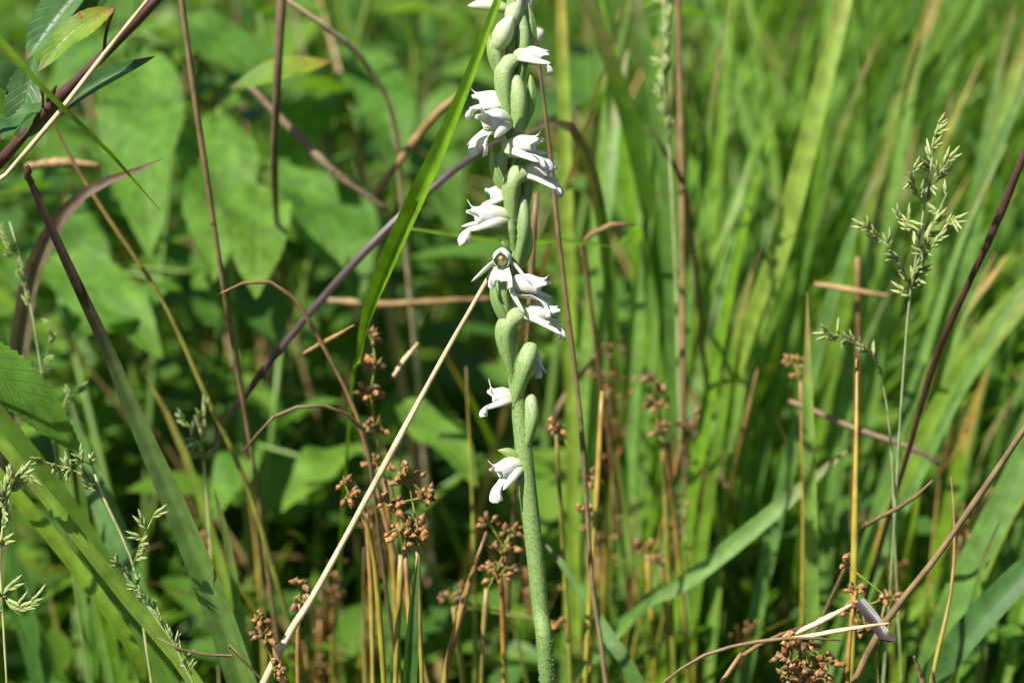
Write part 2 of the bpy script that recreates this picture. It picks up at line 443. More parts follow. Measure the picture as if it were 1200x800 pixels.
def thing(name, loc, label, cat, group=None):
    o = link(name, None)
    o.location = loc
    o.empty_display_size = 0.01
    return tag(o, label, cat, group)


def obj(name, data, mat, parent=None, origin=None, smooth=True):
    """mesh object from world-space data; its origin sits at `origin` (default: parent's place, else first vertex)"""
    V = np.array(data[0], float)
    if parent is not None:
        # location of the whole chain above
        base, p = Vector((0, 0, 0)), parent
        while p is not None:
            base += p.location
            p = p.parent
        o0 = np.array(origin if origin is not None else base, float)
        me = make_mesh(name, (V - o0, *data[1:]), mat, smooth)
        o = link(name, me, parent)
        o.location = Vector(o0) - base
    else:
        o0 = np.array(origin if origin is not None else V[0], float)
        me = make_mesh(name, (V - o0, *data[1:]), mat, smooth)
        o = link(name, me)
        o.location = Vector(o0)
    return o


def wpx(px, d):
    return px * PX * (FOCUS + d / 1000) / FOCUS


def rooted(pts, drift=None, back=0):
    """world path: from a root in the ground up through the pixel points (lowest first)"""
    w = [P(*p) for p in pts]
    a, b = w[0], w[1]
    dirv = (a - b)
    h = a.z
    if dirv.z < -1e-4:
        slope = Vector((dirv.x, dirv.y, 0)) / -dirv.z
    else:
        slope = Vector((dirv.x, dirv.y, 0)).normalized() * 0.6 if dirv.length > 0 else Vector((0, 0, 0))
    if slope.length > 0.9:
        slope = slope.normalized() * 0.9
    root = Vector((a.x, a.y, 0)) + slope * h * 0.6 + Vector((0, back / 1000, 0))
    if drift:
        root += Vector((drift[0] / 1000, drift[1] / 1000, 0))
    root.z = -0.004
    mid = a.lerp(root, 0.5) + slope * h * 0.12
    return [root, mid] + w


def widths_at(n, ks, ws):
    return np.interp(np.linspace(0, 1, n + 1), ks, ws)


def hero_blade(name, label, cat, pts, ws, mat, fold=0.3, twist=0.0, hint=None, n=40, across=5, drift=None, back=0, group=None, raw=False, wave=0.0, ragged=0.0):
    """grass leaf seen through the pixel points (lowest first); ws full widths in apparent pixels, one per point"""
    path = [P(*p) for p in pts] if raw else rooted(pts, drift, back)
    if not np.iterable(ws):
        ws = [ws] * (len(pts) - 1) + [ws * 0.1]
    wm = [wpx(w / 2, p[2] if len(p) > 2 else 0) for w, p in zip(ws, pts)]
    if not raw:
        wm = [wm[0] * 0.55, wm[0] * 0.8] + wm
    c, ks = spline(path, n)
    if hint is None:
        hint = -FWD + RIGHT * random.uniform(-0.5, 0.5) + UP * random.uniform(0, 0.5)
    o = obj(name, ribbon(c, widths_at(n, ks, wm), hint, across, fold, twist, wave, ragged), mat, origin=c[0])
    return tag(o, label, cat, group)


def stalk_data(pts, rs, sides=8, n=36, raw=False, drift=None, back=0, nodes=0, wobble=1.0):
    path = [P(*p) for p in pts] if raw else rooted(pts, drift, back)
    if not np.iterable(rs):
        rs = [rs] * len(pts)
    rm = [wpx(r, p[2] if len(p) > 2 else 0) for r, p in zip(rs, pts)]
    if not raw:
        rm = [rm[0] * 1.15, rm[0] * 1.08] + rm
    c, ks = spline(path, n)
    r = widths_at(n, ks, rm)
    L = np.linalg.norm(c[-1] - c[0])
    tt = np.linspace(0, 1, n + 1)[:, None]
    for fq in (5, 13, 29):
        c = c + np.sin(tt * fq + rng.uniform(0, 6, 3)) * rng.normal(0, 1, 3) * L * 0.006 / fq * wobble * np.clip(tt * 4, 0, 1)
    r = r * (1 + 0.10 * np.sin(tt[:, 0] * 40 + rng.uniform(0, 6)) + 0.06 * rng.normal(0, 1, n + 1))
    for k in range(nodes):
        i = int(n * (k + 0.7) / nodes)
        if 0 < i < n:
            r[i] *= 1.35
    return tube(c, r, sides), c, r


def hero_stalk(name, label, cat, pts, rs, mat, **kw):
    group = kw.pop('group', None)
    data, c, r = stalk_data(pts, rs, **kw)
    return tag(obj(name, data, mat, origin=c[0]), label, cat, group)


# ------------------------------------------------------------------ the ground
def build_ground():
    n = 121
    k = np.linspace(-1, 1, n)
    x = np.sign(k) * (np.abs(k) ** 2.6) * 40
    X, Y = np.meshgrid(x, x, indexing='ij')
    Y = Y + 0.5
    R = np.hypot(X, Y - 0.5)
    Z = (np.sin(X * 13) * np.cos(Y * 11 + 1) * 0.004 + np.sin(X * 31 + 2) * np.sin(Y * 27) * 0.002) * np.clip(1.5 - R / 4, 0.2, 1) - 0.004 + np.where(R > 4, np.sin(X * 0.35) * np.cos(Y * 0.3) * 0.12 * np.clip((R - 4) / 10, 0, 1), 0)
    V = np.stack([X, Y, Z], -1).reshape(-1, 3)
    U = np.stack([X, Y], -1).reshape(-1, 2)
    o = link('ground', make_mesh('ground', (V, grid_faces(n, n), U), 'soil'))
    tag(o, kind='structure')


build_ground()


# ------------------------------------------------------------------ the orchid
def S(px, py, toward=0.0):
    return P(px, py) - FWD * (toward * PX)


def build_orchid():
    line = [(642, 800, 0), (634, 720, 0), (626, 640, 0), (619, 580, 0), (613, 520, 0), (607, 470, 0), (601, 420, 0), (598, 370, 0), (600, 320, 0), (606, 270, 0), (604, 220, 0),
            (600, 150, 0), (598, 90, 0), (600, 40, 0), (603, 0, 0), (604, -45, 0), (603, -80, 0)]
    rad = [9.6, 10.2, 11, 11.2, 10.8, 9.5, 8.8, 8.5, 8.3, 8.3, 8.2, 8.0, 7.5, 7, 6, 4.5, 2]
    w = [S(a, b, z) for a, b, z in line]
    root = Vector((w[0].x + 0.008, w[0].y + 0.002, -0.004))
    path = [root, Vector((w[0].x + 0.006, w[0].y + 0.001, 0.075))] + w
    rm = [11 * PX, 10 * PX] + [r * PX * 0.95 for r in rad]
    plant = thing('orchid', (root.x, root.y, 0), 'slender downy green orchid with white flowers spiralling up its stem', 'orchid')
    n = 150
    c, ks = spline(path, n)
    stem = obj('stem', tube(c, widths_at(n, ks, rm), 18), 'orchid_green', plant)

    hairs = []

    def fuzz(c, r, count, length=2.6, keep=None):
        t, s, nr = frames(c, (0.2, -1, 0.1))
        idx = rng.uniform(0, len(c) - 1.001, count)
        a = rng.uniform(0, 2 * math.pi, count)
        i = idx.astype(int); f = (idx - i)[:, None]
        ctr = c[i] * (1 - f) + c[i + 1] * f
        rr = r[i] * (1 - f[:, 0]) + r[i + 1] * f[:, 0]
        nrm = s[i] * np.cos(a)[:, None] + nr[i] * np.sin(a)[:, None]
        tan = np.cross(t[i], nrm)
        base = ctr + nrm * (rr * 0.97)[:, None]
        ln = PX * length * rng.uniform(0.5, 1.2, count)[:, None]
        tip = base + (nrm + t[i] * rng.normal(0.1, 0.3, count)[:, None]) * ln
        wd = PX * 0.5
        hairs.append((base - tan * wd, base + tan * wd, tip))

    fuzz(c[int(n * 0.36):], widths_at(n, ks, rm)[int(n * 0.36):], 7500)

    # two sheathing leaves low on the stem and the basal leaves, in the grass below the frame
    for k in range(4):
        a = k * 1.7 + 0.5
        p0 = np.array([root.x, root.y, 0.003])
        q = [p0, p0 + np.array([math.cos(a) * 0.02, math.sin(a) * 0.02, 0.018]), p0 + np.array([math.cos(a) * 0.05, math.sin(a) * 0.05, 0.020])]
        cc, _ = spline(q, 10)
        obj('leaf', ribbon(cc, 0.006 * np.sin(np.linspace(0.25, 3.05, 11)), (0, 0, 1), 5, 0.3), 'weed', plant)

    def ovary(a, m, b, r, base_r=3.0, top_r=None):
        r *= 0.93
        c, ks = spline([S(*a), S(*m), S(*b)], 26)
        x = np.linspace(0, 1, 27)
        k = ks[1]
        prof = np.interp(x, [0, k * 0.5, k, k + (1 - k) * 0.6, 1], [base_r, 0.66 * r, r, 0.95 * r, (top_r or 0.66 * r)])
        prof = np.convolve(np.pad(prof, 2, mode='edge'), np.ones(5) / 5, 'valid')
        # rounded end and shallow lengthwise ribs
        prof[-1] *= 0.5; prof[-2] *= 0.88
        V, F, U = tube(c, prof * PX, 16)
        ctr = np.repeat(c, 16, axis=0)
        ang = np.tile(np.linspace(0, 2 * math.pi, 16, endpoint=False), 27)
        V = ctr + (V - ctr) * (1 + 0.07 * np.cos(ang * 3 + x.repeat(16) * 3))[:, None]
        o = obj('ovary', (V, F, U), 'ovary', plant)
        fuzz(c, prof * PX, 420, 2.2)
        return o

    for a, m, b, r in [
        ((611, 545, 3), (623, 492, 5), (622, 462, 2), 9.5),
        ((602, 478, 4), (615, 430, 8), (624, 402, 2), 12.0),
        ((601, 448, 4), (592, 388, 8), (614, 364, 6), 13.0),
        ((600, 405, 4), (589, 340, 9), (589, 306, 6), 9.5),
        ((602, 330, 3), (613, 268, 5), (611, 230, 2), 9.5),
        ((602, 285, 3), (600, 216, 9), (620, 200, 6), 13.0),
        ((602, 250, 3), (588, 196, 7), (596, 174, 9), 8.5),
        ((601, 205, 4), (608, 125, 8), (602, 88, 4), 12.5),
        ((601, 178, 5), (590, 92, 8), (606, 66, 6), 12.0),
        ((600, 120, 4), (581, 62, 7), (586, 44, 8), 8.5),
        ((606, 120, 0), (614, 50, 2), (608, 12, 2), 9.5),
        ((601, 60, 3), (602, 10, 6), (604, -25, 6), 9.0),
        ((601, 20, 4), (594, -26, 6), (592, -52, 6), 8.0),
        ((604, 0, 2), (611, -40, 2), (611, -68, 2), 7.0),
        ((606, 275, -3), (617, 222, -4), (612, 190, -4), 8.5),
        ((601, 175, 4), (592, 140, 8), (584, 126, 4), 7.5),
        ((603, 300, 3), (598, 268, 7), (588, 255, 6), 8.0),
    ]:
        ovary(a, m, b, r)

    def bract(a, b, wd, out, mat='bract', curl=0.9):
        c, _ = spline([S(*a), (S(*a) + S(*b)) / 2 + Vector(out) * PX, S(*b)], 14)
        x = np.linspace(0, 1, 15)
        w = wd * PX * np.clip(np.sin((x * 0.86 + 0.14) * math.pi) ** 0.8 * (1 - 0.25 * x), 0.02, 1)
        obj('bract', ribbon(c, w, -FWD, 7, curl), mat, plant)

    bract((612, 543, 6), (583, 527, 6), 7, (0, 0, 5), curl=-0.5)
    bract((598, 384, 14), (577, 316, 10), 9, (-5, -3, 0), curl=-0.9)
    bract((600, 300, 6), (583, 280, 14), 3, (0, -4, 4), curl=-0.4)
    bract((600, 232, 10), (576, 172, 8), 9, (-6, -2, 0), curl=-0.9)
    bract((604, 176, 14), (612, 146, 12), 5, (2, -3, 0), curl=-0.4)
    bract((599, 104, 8), (572, 32, 6), 9, (-6, -2, 0), curl=-0.9)
    bract((616, 70, 2), (619, 2, 0), 8, (5, 0, 0), curl=-0.8)
    bract((612, 150, 6), (622, 84, 0), 8, (5, 0, 0), curl=-0.8)
    bract((612, 312, 2), (620, 258, -4), 7, (3, 0, 0), curl=-0.8)

    def place(o, at, f, up, roll):
        f = f.normalized()
        side = up.cross(f).normalized()
        upv = f.cross(side).normalized()
        R = Matrix((f, side, upv)).transposed()
        R = R @ Matrix.Rotation(roll, 3, 'X')
        o.rotation_euler = R.to_euler()
        o.location = at - plant.location
        return R

    def flower(at, fdir, Lp=46, r=8.5, opening=1.0, roll=0.0, sepals=((1, 0.0), (-1, 0.0)), lip=1.0, throat=False, up=None, hoodlen=1.0, flare=0.35):
        """white tubular flower: hood (two petals and upper sepal), fringed lip, two narrow side sepals; x forward, z up, in photo pixels"""
        r *= 1.22
        Lp *= 0.93
        Lm, rm = Lp * PX, r * PX
        nu, nv = 16, 19
        V = np.empty((nu, nv, 3)); U = np.empty((nu, nv, 2))
        th = np.radians(np.linspace(-140, 140, nv))
        lobe = np.maximum.reduce([np.exp(-((th - t0) / w0) ** 2) * h0 for t0, w0, h0 in ((0, 0.36, 1.0), (0.95, 0.42, 0.95), (-0.95, 0.42, 0.9))])
        edge = hoodlen * (0.74 + 0.26 * lobe * (1 - np.clip((np.abs(th) - 1.4) / 1.0, 0, 0.9)))
        for i in range(nu):
            u = i / (nu - 1)
            x = u * edge * Lm
            xx = u * edge
            rr = rm * np.interp(xx, [0, 0.15, 0.45, 0.75, 1.0], [0.66, 0.85, 1.0, 0.86, 0.64])
            rr = rr + rm * 1.35 * flare * np.clip((xx - 0.72) / 0.28, 0, 1) ** 2 * (0.4 + 0.9 * lobe)
            zc = rm * (0.25 * np.sin(xx * 2.6) - 0.5 * xx ** 2) + rm * 0.45 * np.clip((xx - 0.8) / 0.2, 0, 1) ** 2 * np.exp(-(th / 0.45) ** 2)
            wob = 1 + 0.04 * np.sin(th * 5 + u * 3 + roll * 7)
            V[i] = np.stack([x, rr * np.sin(th) * wob * 0.92, zc + rr * np.cos(th) * wob], -1)
            U[i, :, 0] = np.linspace(0, 1, nv); U[i, :, 1] = u
        me = make_mesh('flower', (V.reshape(-1, 3), grid_faces(nu, nv), U.reshape(-1, 2)), 'petal')
        o = link('flower', me, plant)
        so = o.modifiers.new('thickness', 'SOLIDIFY'); so.thickness = 0.6 * PX; so.offset = 0
        place(o, at, fdir, up or UP, roll)
        if lip:
            q = np.array([[0.05, -0.75], [0.35, -0.95], [0.62, -0.95], [0.84, -1.15], [0.95, -1.6], [0.95, -2.1]])
            cpts = [(a * Lm * (0.85 + 0.15 * lip), 0, b * rm * lip) for a, b in q]
            c, ks = spline(cpts, 18)
            w = np.interp(np.linspace(0, 1, 19), [0, 0.3, 0.55, 0.8, 0.95, 1], [0.5, 0.8, 0.8, 1.15, 1.2, 0.75]) * rm
            na = 11
            v, F, uvv = ribbon(c, w, (0, 0, 1), na, 0.5)
            v = v.reshape(19, na, 3)
            k = np.clip((np.linspace(0, 1, 19) - 0.5) / 0.5, 0, 1)[:, None]
            uu = np.linspace(-1, 1, na)[None]
            v[..., 0] += k * rm * 0.4 * np.sin(uu * 9 + np.linspace(0, 5, 19)[:, None]) * np.abs(uu)
            v[..., 2] += k * rm * 0.22 * np.cos(uu * 11 + roll * 5) * np.abs(uu)
            v[..., 2] -= k * rm * 0.75 * np.abs(uu) ** 1.5
            v[-1, :, 2] += rm * 0.3 * rng.uniform(-1, 1, na)
            l = link('lip', make_mesh('lip', (v.reshape(-1, 3), F, uvv), 'petal'), o)
            sl = l.modifiers.new('thickness', 'SOLIDIFY'); sl.thickness = 0.6 * PX
        for sgn, sp in sepals:
            e = opening
            cpts = [(0.04 * Lm, sgn * 0.5 * rm, -0.25 * rm), (0.35 * Lm, sgn * (0.95 + 0.2 * e) * rm, -(0.4 + 0.3 * sp) * rm),
                    (0.70 * Lm, sgn * (1.0 + 0.7 * e) * rm, -(0.55 + 1.2 * sp) * rm), (0.98 * Lm, sgn * (1.05 + 1.2 * e) * rm, -(0.55 + 2.3 * sp) * rm)]
            c, ks = spline(cpts, 16)
            rr = np.interp(np.linspace(0, 1, 17), [0, 0.2, 0.55, 0.85, 1], [0.30, 0.42, 0.42, 0.27, 0.05]) * rm
            link('sepal', make_mesh('sepal', tube(c, rr, 10, (0, sgn, 0.4), True, 0.45), 'petal'), o)
        if throat:
            c, ks = spline([(0.20 * Lm, 0, -0.2 * rm), (0.5 * Lm, 0, 0.0), (0.78 * Lm, 0, 0.05 * rm)], 8)
            link('column', make_mesh('column', tube(c, np.array([0.6, 0.62, 0.64, 0.64, 0.62, 0.58, 0.5, 0.36, 0.1]) * rm, 10), 'column'), o)
            c, ks = spline([(0.70 * Lm, 0, 0.16 * rm), (0.76 * Lm, 0, 0.14 * rm), (0.84 * Lm, 0, 0.1 * rm)], 4)
            link('anther', make_mesh('anther', tube(c, np.array([0.28, 0.3, 0.28, 0.2, 0.05]) * rm, 8), 'throat'), o)
        return o

    def F3(dx, dy, dz):
        return RIGHT * dx + UP * dy - FWD * dz

    # lowest flower first; (where it leaves the spike, heading)
    flower(S(612, 543, 0), F3(-1, -0.32, 0.45), 44, 9.0, 0.6, 0.0, ((1, 0.5), (-1, 0.8)), lip=1.15, flare=0.45)
    flower(S(603, 467, -3), F3(-1, 0.15, 0.15), 36, 8, 0.6, 0.1, ((1, 0.55), (-1, 0.5)), lip=0.9, flare=0.7)
    flower(S(618, 412, -8), F3(0.55, -0.55, -0.8), 26, 7.5, 0.8, 0.0, ((1, 0.5), (-1, 0.5)), lip=0.8)
    flower(S(610, 367, 5), F3(1, 0.0, 0.05), 53, 8.5, 0.45, 0.0, ((1, 0.2), (-1, 0.8)), lip=1.0, flare=0.4)
    flower(S(596, 333, 10), F3(1, -0.08, 0.25), 54, 9.5, 0.5, 0.05, ((1, 0.25), ), lip=1.15, flare=0.5)
    flower(S(590, 303, 3), F3(-0.12, -0.10, 1), 30, 9.5, 1.6, 0.0, ((1, 0.75), (-1, 0.7)), lip=1.0, throat=True, flare=0.2, up=UP)
    flower(S(596, 255, 5), F3(-1, 0.05, 0.35), 56, 9.5, 0.5, 0.0, ((1, 0.5), (-1, 0.25)), lip=1.0, flare=0.45)
    flower(S(598, 229, 0), F3(-1, 0.08, 0.05), 34, 7.5, 0.5, 0.0, ((1, 0.5), (-1, 0.4)), lip=0.8, flare=0.5)
    flower(S(613, 203, 5), F3(1, 0.05, 0.1), 44, 8.5, 0.5, 0.0, ((1, 0.2), (-1, 0.7)), lip=1.0, flare=0.45)
    flower(S(590, 175, 10), F3(1, 0.12, 0.40), 54, 9, 0.6, 0.0, ((1, 0.2), (-1, 0.7)), lip=1.05, flare=0.45)
    flower(S(597, 121, 2), F3(-1, 0.12, 0.0), 50, 8.5, 0.3, 0.0, ((1, 0.3), (-1, 0.2)), lip=0.8, flare=0.2)
    flower(S(596, 143, 6), F3(-0.8, -0.02, 0.65), 46, 10.5, 0.8, 0.0, ((1, 0.5), (-1, 0.7)), lip=1.1, flare=0.55)
    flower(S(602, 66, 4), F3(1, -0.02, 0.0), 48, 8.5, 0.1, 0.0, ((1, 0.0), (-1, 0.15)), lip=0.6, flare=0.0)
    # the third sepal of the flower beside the straw hangs down across the stem
    c, ks = spline([S(598, 334, 16), S(602, 346, 22), S(608, 357, 24), S(615, 368, 24)], 14)
    obj('sepal', tube(c, np.interp(np.linspace(0, 1, 15), [0, 0.3, 0.8, 1], [2.6, 3.4, 2.2, 0.3]) * PX, 10, -FWD, True, 0.6), 'petal', plant)

    def bud(a, b, r, bend=0.0):
        A, B = S(*a), S(*b)
        c, ks = spline([A, (A + B) / 2 + UP * bend * PX, B], 18)
        x = np.linspace(0, 1, 19)
        prof = np.interp(x, [0, 0.12, 0.35, 0.6, 0.82, 0.95, 1], [0.45, 0.78, 1.0, 0.93, 0.62, 0.28, 0.06])
        V, F, U = tube(c, r * PX * prof, 18)
        ctr = np.repeat(c, 18, axis=0)
        ang = np.tile(np.linspace(0, 2 * math.pi, 18, endpoint=False), 19)
        V = ctr + (V - ctr) * (1 + 0.09 * np.abs(np.cos(ang * 1.5 + 0.6)) - 0.05)[:, None]
        obj('bud', (V, F, U), 'bud', plant)

    bud((582, 60, 9), (601, 20, 15), 12, 3)
    bud((599, 34, 4), (608, -10, 6), 11, 0)
    bud((596, 10, -6), (548, 5, -16), 8, 3)
    bud((612, 24, -8), (622, -8, -10), 8)
    bud((596, -20, 6), (586, -46, 12), 8)
    bud((606, -44, 4), (620, -60, 4), 7)

    b, t2, tp = (np.vstack([h[k] for h in hairs]) for k in range(3))
    nH = len(b)
    V = np.stack([b, t2, tp], 1).reshape(-1, 3)
    Fh = np.arange(nH * 3).reshape(-1, 3).tolist()
    U = np.tile(np.array([[0.4, 0.1], [0.6, 0.1], [0.5, 1.0]]), (nH, 1))
    h = obj('down', (V, Fh, U), 'hair', plant, smooth=False)
    h['kind'] = 'stuff'
    return plant


build_orchid()


def build_back_orchid():
    data, c, r = stalk_data([(644, 830, 60), (626, 640, 56), (613, 520, 54), (601, 420, 52), (599, 340, 50), (606, 260, 48), (602, 140, 46), (608, 40, 45), (612, -60, 44)], [4, 4, 4, 4, 4, 4, 4, 3.4, 2], n=60, wobble=0)
    plant = thing('orchid', (c[0][0], c[0][1], 0), 'second orchid in bud standing right behind the flowering one', 'orchid')
    obj('stem', data, 'orchid_green', plant)
    for a, b, r in [((612, 52, 46), (637, 36, 44), 14), ((612, 20, 46), (600, -4, 46), 10), ((613, -10, 45), (626, -34, 44), 9)]:
        cc, _ = spline([P(*a), P(*b)], 12)
        obj('bud', tube(cc, r * PX * 1.1 * np.interp(np.linspace(0, 1, 13), [0, 0.3, 0.6, 0.9, 1], [0.5, 1, 0.95, 0.4, 0.06]), 12), 'bud', plant)


build_back_orchid()

# ------------------------------------------------------------------ stalks and leaves near the focus
hero_stalk('straw_stalk', 'straight pale dry straw leaning across to touch the orchid spike', 'straw',
           [(303, 812, 10), (372, 690, 9), (440, 565, 8), (512, 432, 6), (577, 318, 4)], [4.4, 4.0, 3.6, 3.1, 2.7], 'straw', n=60, sides=10, wobble=0.2)
hero_blade('grass_leaf', 'bright yellow-green folded grass leaf crossing in front of the top flower buds', 'grass',
           [(412, 470, 70), (421, 420, 45), (432, 370, 26), (456, 308, 10), (492, 228, -3), (530, 142, -8), (560, 66, -12), (592, -20, -14), (640, -130, -16)],
           [5, 9, 18, 25, 23, 17, 12, 9, 1], 'grass_bright', fold=0.9, hint=(-FWD - RIGHT * 0.25 + UP * 0.2), n=60, across=7)
hero_blade('grass_leaf', 'short upright blue-green leaf tip beside the leaning pale straw, below the brown rush heads', 'grass',
           [(478, 825, 4), (481, 770, 3), (484, 715, 2), (490, 652, 2)], [19, 18, 13, 1], 'grass_blue', fold=0.5, hint=(-FWD + RIGHT * 0.5))

# sapling with a purple stem, upper corner
def leaf_data(base, tip, width, hint, bow=0.0, n=22, across=9, fold=0.25, serr=0.0, prof=1.0, wave=0.0, twist=0.0, side=0.0):
    """a broad leaf from base to tip (world); width in metres; bow lifts the middle along hint"""
    b, t = Vector(base), Vector(tip)
    h = Vector(hint).normalized()
    L = (t - b).length
    sd = (t - b).cross(h).normalized()
    mid = (b + t) / 2 + h * bow * L + sd * side * L
    c, _ = spline([b, mid, t], n)
    x = np.linspace(0, 1, n + 1)
    w = width / 2 * np.clip(np.sin(np.pi * np.clip(x, 0.0, 1) ** prof), 0.012, 1) ** 0.85
    v, F, U = ribbon(c, w, h, across, fold, twist, wave)
    if serr:
        v = v.reshape(n + 1, across, 3)
        for j in (0, across - 1):
            d = v[:, j] - v[:, across // 2]
            v[:, j] += d * (serr * ((np.arange(n + 1) % 2) - 0.5))[:, None]
        v = v.reshape(-1, 3)
    return v, F, U


def build_sapling():
    data, c, r = stalk_data([(-75, 285, 22), (-10, 204, 16), (60, 126, 10), (118, 70, 6), (190, -6, 2), (250, -75, 0), (300, -160, -4)], [7.2, 7, 6.5, 6.2, 5.6, 5, 2], sides=12, n=70, nodes=9)
    plant = thing('willow_sapling', (c[0][0], c[0][1], 0), 'leaning purple-stemmed sapling with dark narrow leaves, one of them yellowing', 'sapling')
    obj('stem', data, 'purple', plant)
    nrm = -FWD + UP * 0.6 - RIGHT * 0.3
    l = obj('leaf', leaf_data(P(135, 9, -1), P(44, 84, -4), wpx(36, 0), -FWD + UP * 0.45 - RIGHT * 0.2, 0.06, serr=0.05, fold=0.35, wave=0.10, prof=0.85, side=0.05), 'yellowing', plant)
    tag(l, 'yellow-green leaf with browned edges')
    obj('petiole', tube(spline([P(122, 66, 4), P(124, 40, 2), P(133, 10, -1)], 8)[0], wpx(2.2, 0), 8), 'purple', plant)
    obj('leaf', leaf_data(P(118, -40, 26), P(30, 70, 22), wpx(52, 20), -FWD - RIGHT * 0.5 + UP * 0.2, 0.05, fold=0.6, serr=0.03), 'willow', plant)
    obj('leaf', leaf_data(P(140, -60, 30), P(62, 60, 40), wpx(40, 30), -FWD + RIGHT * 0.5, 0.04, fold=0.4, serr=0.03), 'willow', plant)
    obj('leaf', leaf_data(P(28, 165, 16), P(182, 66, 8), wpx(26, 10), -FWD + UP * 0.25 - RIGHT * 0.2, 0.05, fold=0.5, serr=0.03, side=-0.05), 'willow', plant)
    t = obj('leaf', leaf_data(P(50, 120, 8), P(2, 164, 0), wpx(44, 0), -FWD + UP * 0.2 - RIGHT * 0.7, 0.05, fold=0.5, serr=0.08, wave=0.2), 'willow', plant)
    tag(t, 'curled dark leaf with a torn edge')
    obj('leaf', leaf_data(P(40, 66, 12), P(22, 165, 12), wpx(46, 10), -FWD - RIGHT * 0.2, 0.08, fold=0.4, serr=0.05, wave=0.15), 'willow', plant)
    obj('leaf', leaf_data(P(30, 110, 14), P(-20, 70, 10), wpx(34, 10), -FWD + UP * 0.5, 0.1, fold=0.3, serr=0.04), 'willow', plant)
    obj('leaf', leaf_data(P(-8, 200, 14), P(-80, 120, 4), wpx(34, 10), -FWD + UP * 0.5, 0.1, fold=0.3, serr=0.04), 'willow', plant)
    obj('bud', tube(spline([P(56, 118, 8), P(62, 108, 5), P(67, 98, 4)], 8)[0], np.array([3, 4, 4.4, 4.4, 4, 3.4, 2.6, 1.6, 0.4]) * PX, 8), 'purple', plant)
    obj('petiole', tube(spline([P(50, 126, 9), P(50, 112, 4), P(47, 104, 3)], 8)[0], wpx(1.8, 0), 8), 'purple', plant)


build_sapling()
hero_stalk('straw_stalk', 'pale dry straw lying along the purple sapling stem', 'straw',
           [(-60, 290, -2), (0, 214, -4), (66, 136, -5), (120, 66, -7), (175, -2, -9), (240, -80, -10)], [3.2, 3, 3, 2.7, 2.4, 1.6], 'straw', n=50)
hero_blade('grass_leaf', 'thin green grass leaf arching over the purple sapling stem', 'grass',
           [(-190, 520, -12), (-170, 200, -14), (-110, 10, -14), (-50, 2, -13), (0, 48, -12), (62, 116, -8), (122, 172, 0), (188, 247, 14)],
           [10, 10, 9, 8.5, 8, 7, 5, 1], 'grass_bright', fold=0.4, hint=(-FWD + UP * 0.2))
hero_blade('grass_leaf', 'broad green leaf turning dark purple towards its kinked tip under the sapling', 'grass',
           [(290, 815, 26), (246, 690, 24), (205, 590, 22), (165, 500, 20), (128, 412, 16), (78, 305, 10), (46, 235, 6), (33, 206, 5)],
           [36, 33, 28, 22, 16, 12, 9, 7], 'kinked', fold=0.8, hint=(-FWD - RIGHT * 0.3 + UP * 0.5), n=60, across=7)
hero_stalk('dry_node', 'shrivelled dark knot caught between the straw and the dark leaf tip', 'twig',
           [(38, 214, 4), (32, 206, 3), (34, 198, 2), (28, 192, 2)], [3.5, 4.5, 3.5, 1], 'purple', raw=True, n=10)
hero_blade('dry_leaf', 'half-dried leaf arching from green to mottled brown behind the kinked purple leaf', 'leaf',
           [(14, 480, 62), (24, 400, 58), (33, 335, 54), (62, 268, 48), (105, 222, 42), (150, 204, 38), (192, 186, 34)], [24, 24, 22, 19, 13, 8, 1], 'drying', fold=0.5)

for lab, pts, ws, mat, kw in [
    ('wide dark green grass leaf crossing under the serrated leaf', [(205, 820, 50), (120, 660, 45), (50, 555, 40), (-40, 440, 36), (-120, 330, 36), (-190, 250, 36)], [36, 34, 31, 26, 20, 3], 'grass_blue', {}),
    ('green grass leaf with a pale midrib rising over the wide dark leaf', [(240, 815, 16), (165, 720, 14), (95, 632, 10), (20, 540, 8), (-60, 440, 6), (-140, 330, 6)], [17, 17, 16, 15, 12, 2], 'grass_pale', {'fold': 0.7}),
    ('narrow green grass leaf beneath the pale-midrib leaf', [(180, 820, 30), (140, 735, 28), (70, 640, 30), (0, 560, 30), (-50, 510, 30), (-140, 420, 30)], [16, 17, 18, 18, 14, 2], 'grass', {}),
    ('grass leaf standing behind the kinked purple leaf', [(190, 815, 70), (140, 640, 75), (100, 540, 80), (84, 470, 82)], [36, 36, 22, 2], 'grass_blue', {}),
]:
    hero_blade('grass_leaf', lab, 'grass', pts, ws, mat, **kw)
o = obj('serrated_leaf', leaf_data(P(-60, 388, 18), P(98, 534, 24), wpx(66, 18), -FWD + UP * 0.7 + RIGHT * 0.3, 0.06, n=44, serr=0.10, fold=0.35, prof=0.8), 'broad', origin=P(-60, 388, 18))
tag(o, 'dark green leaf with a finely toothed edge above the wide grass leaf', 'leaf')

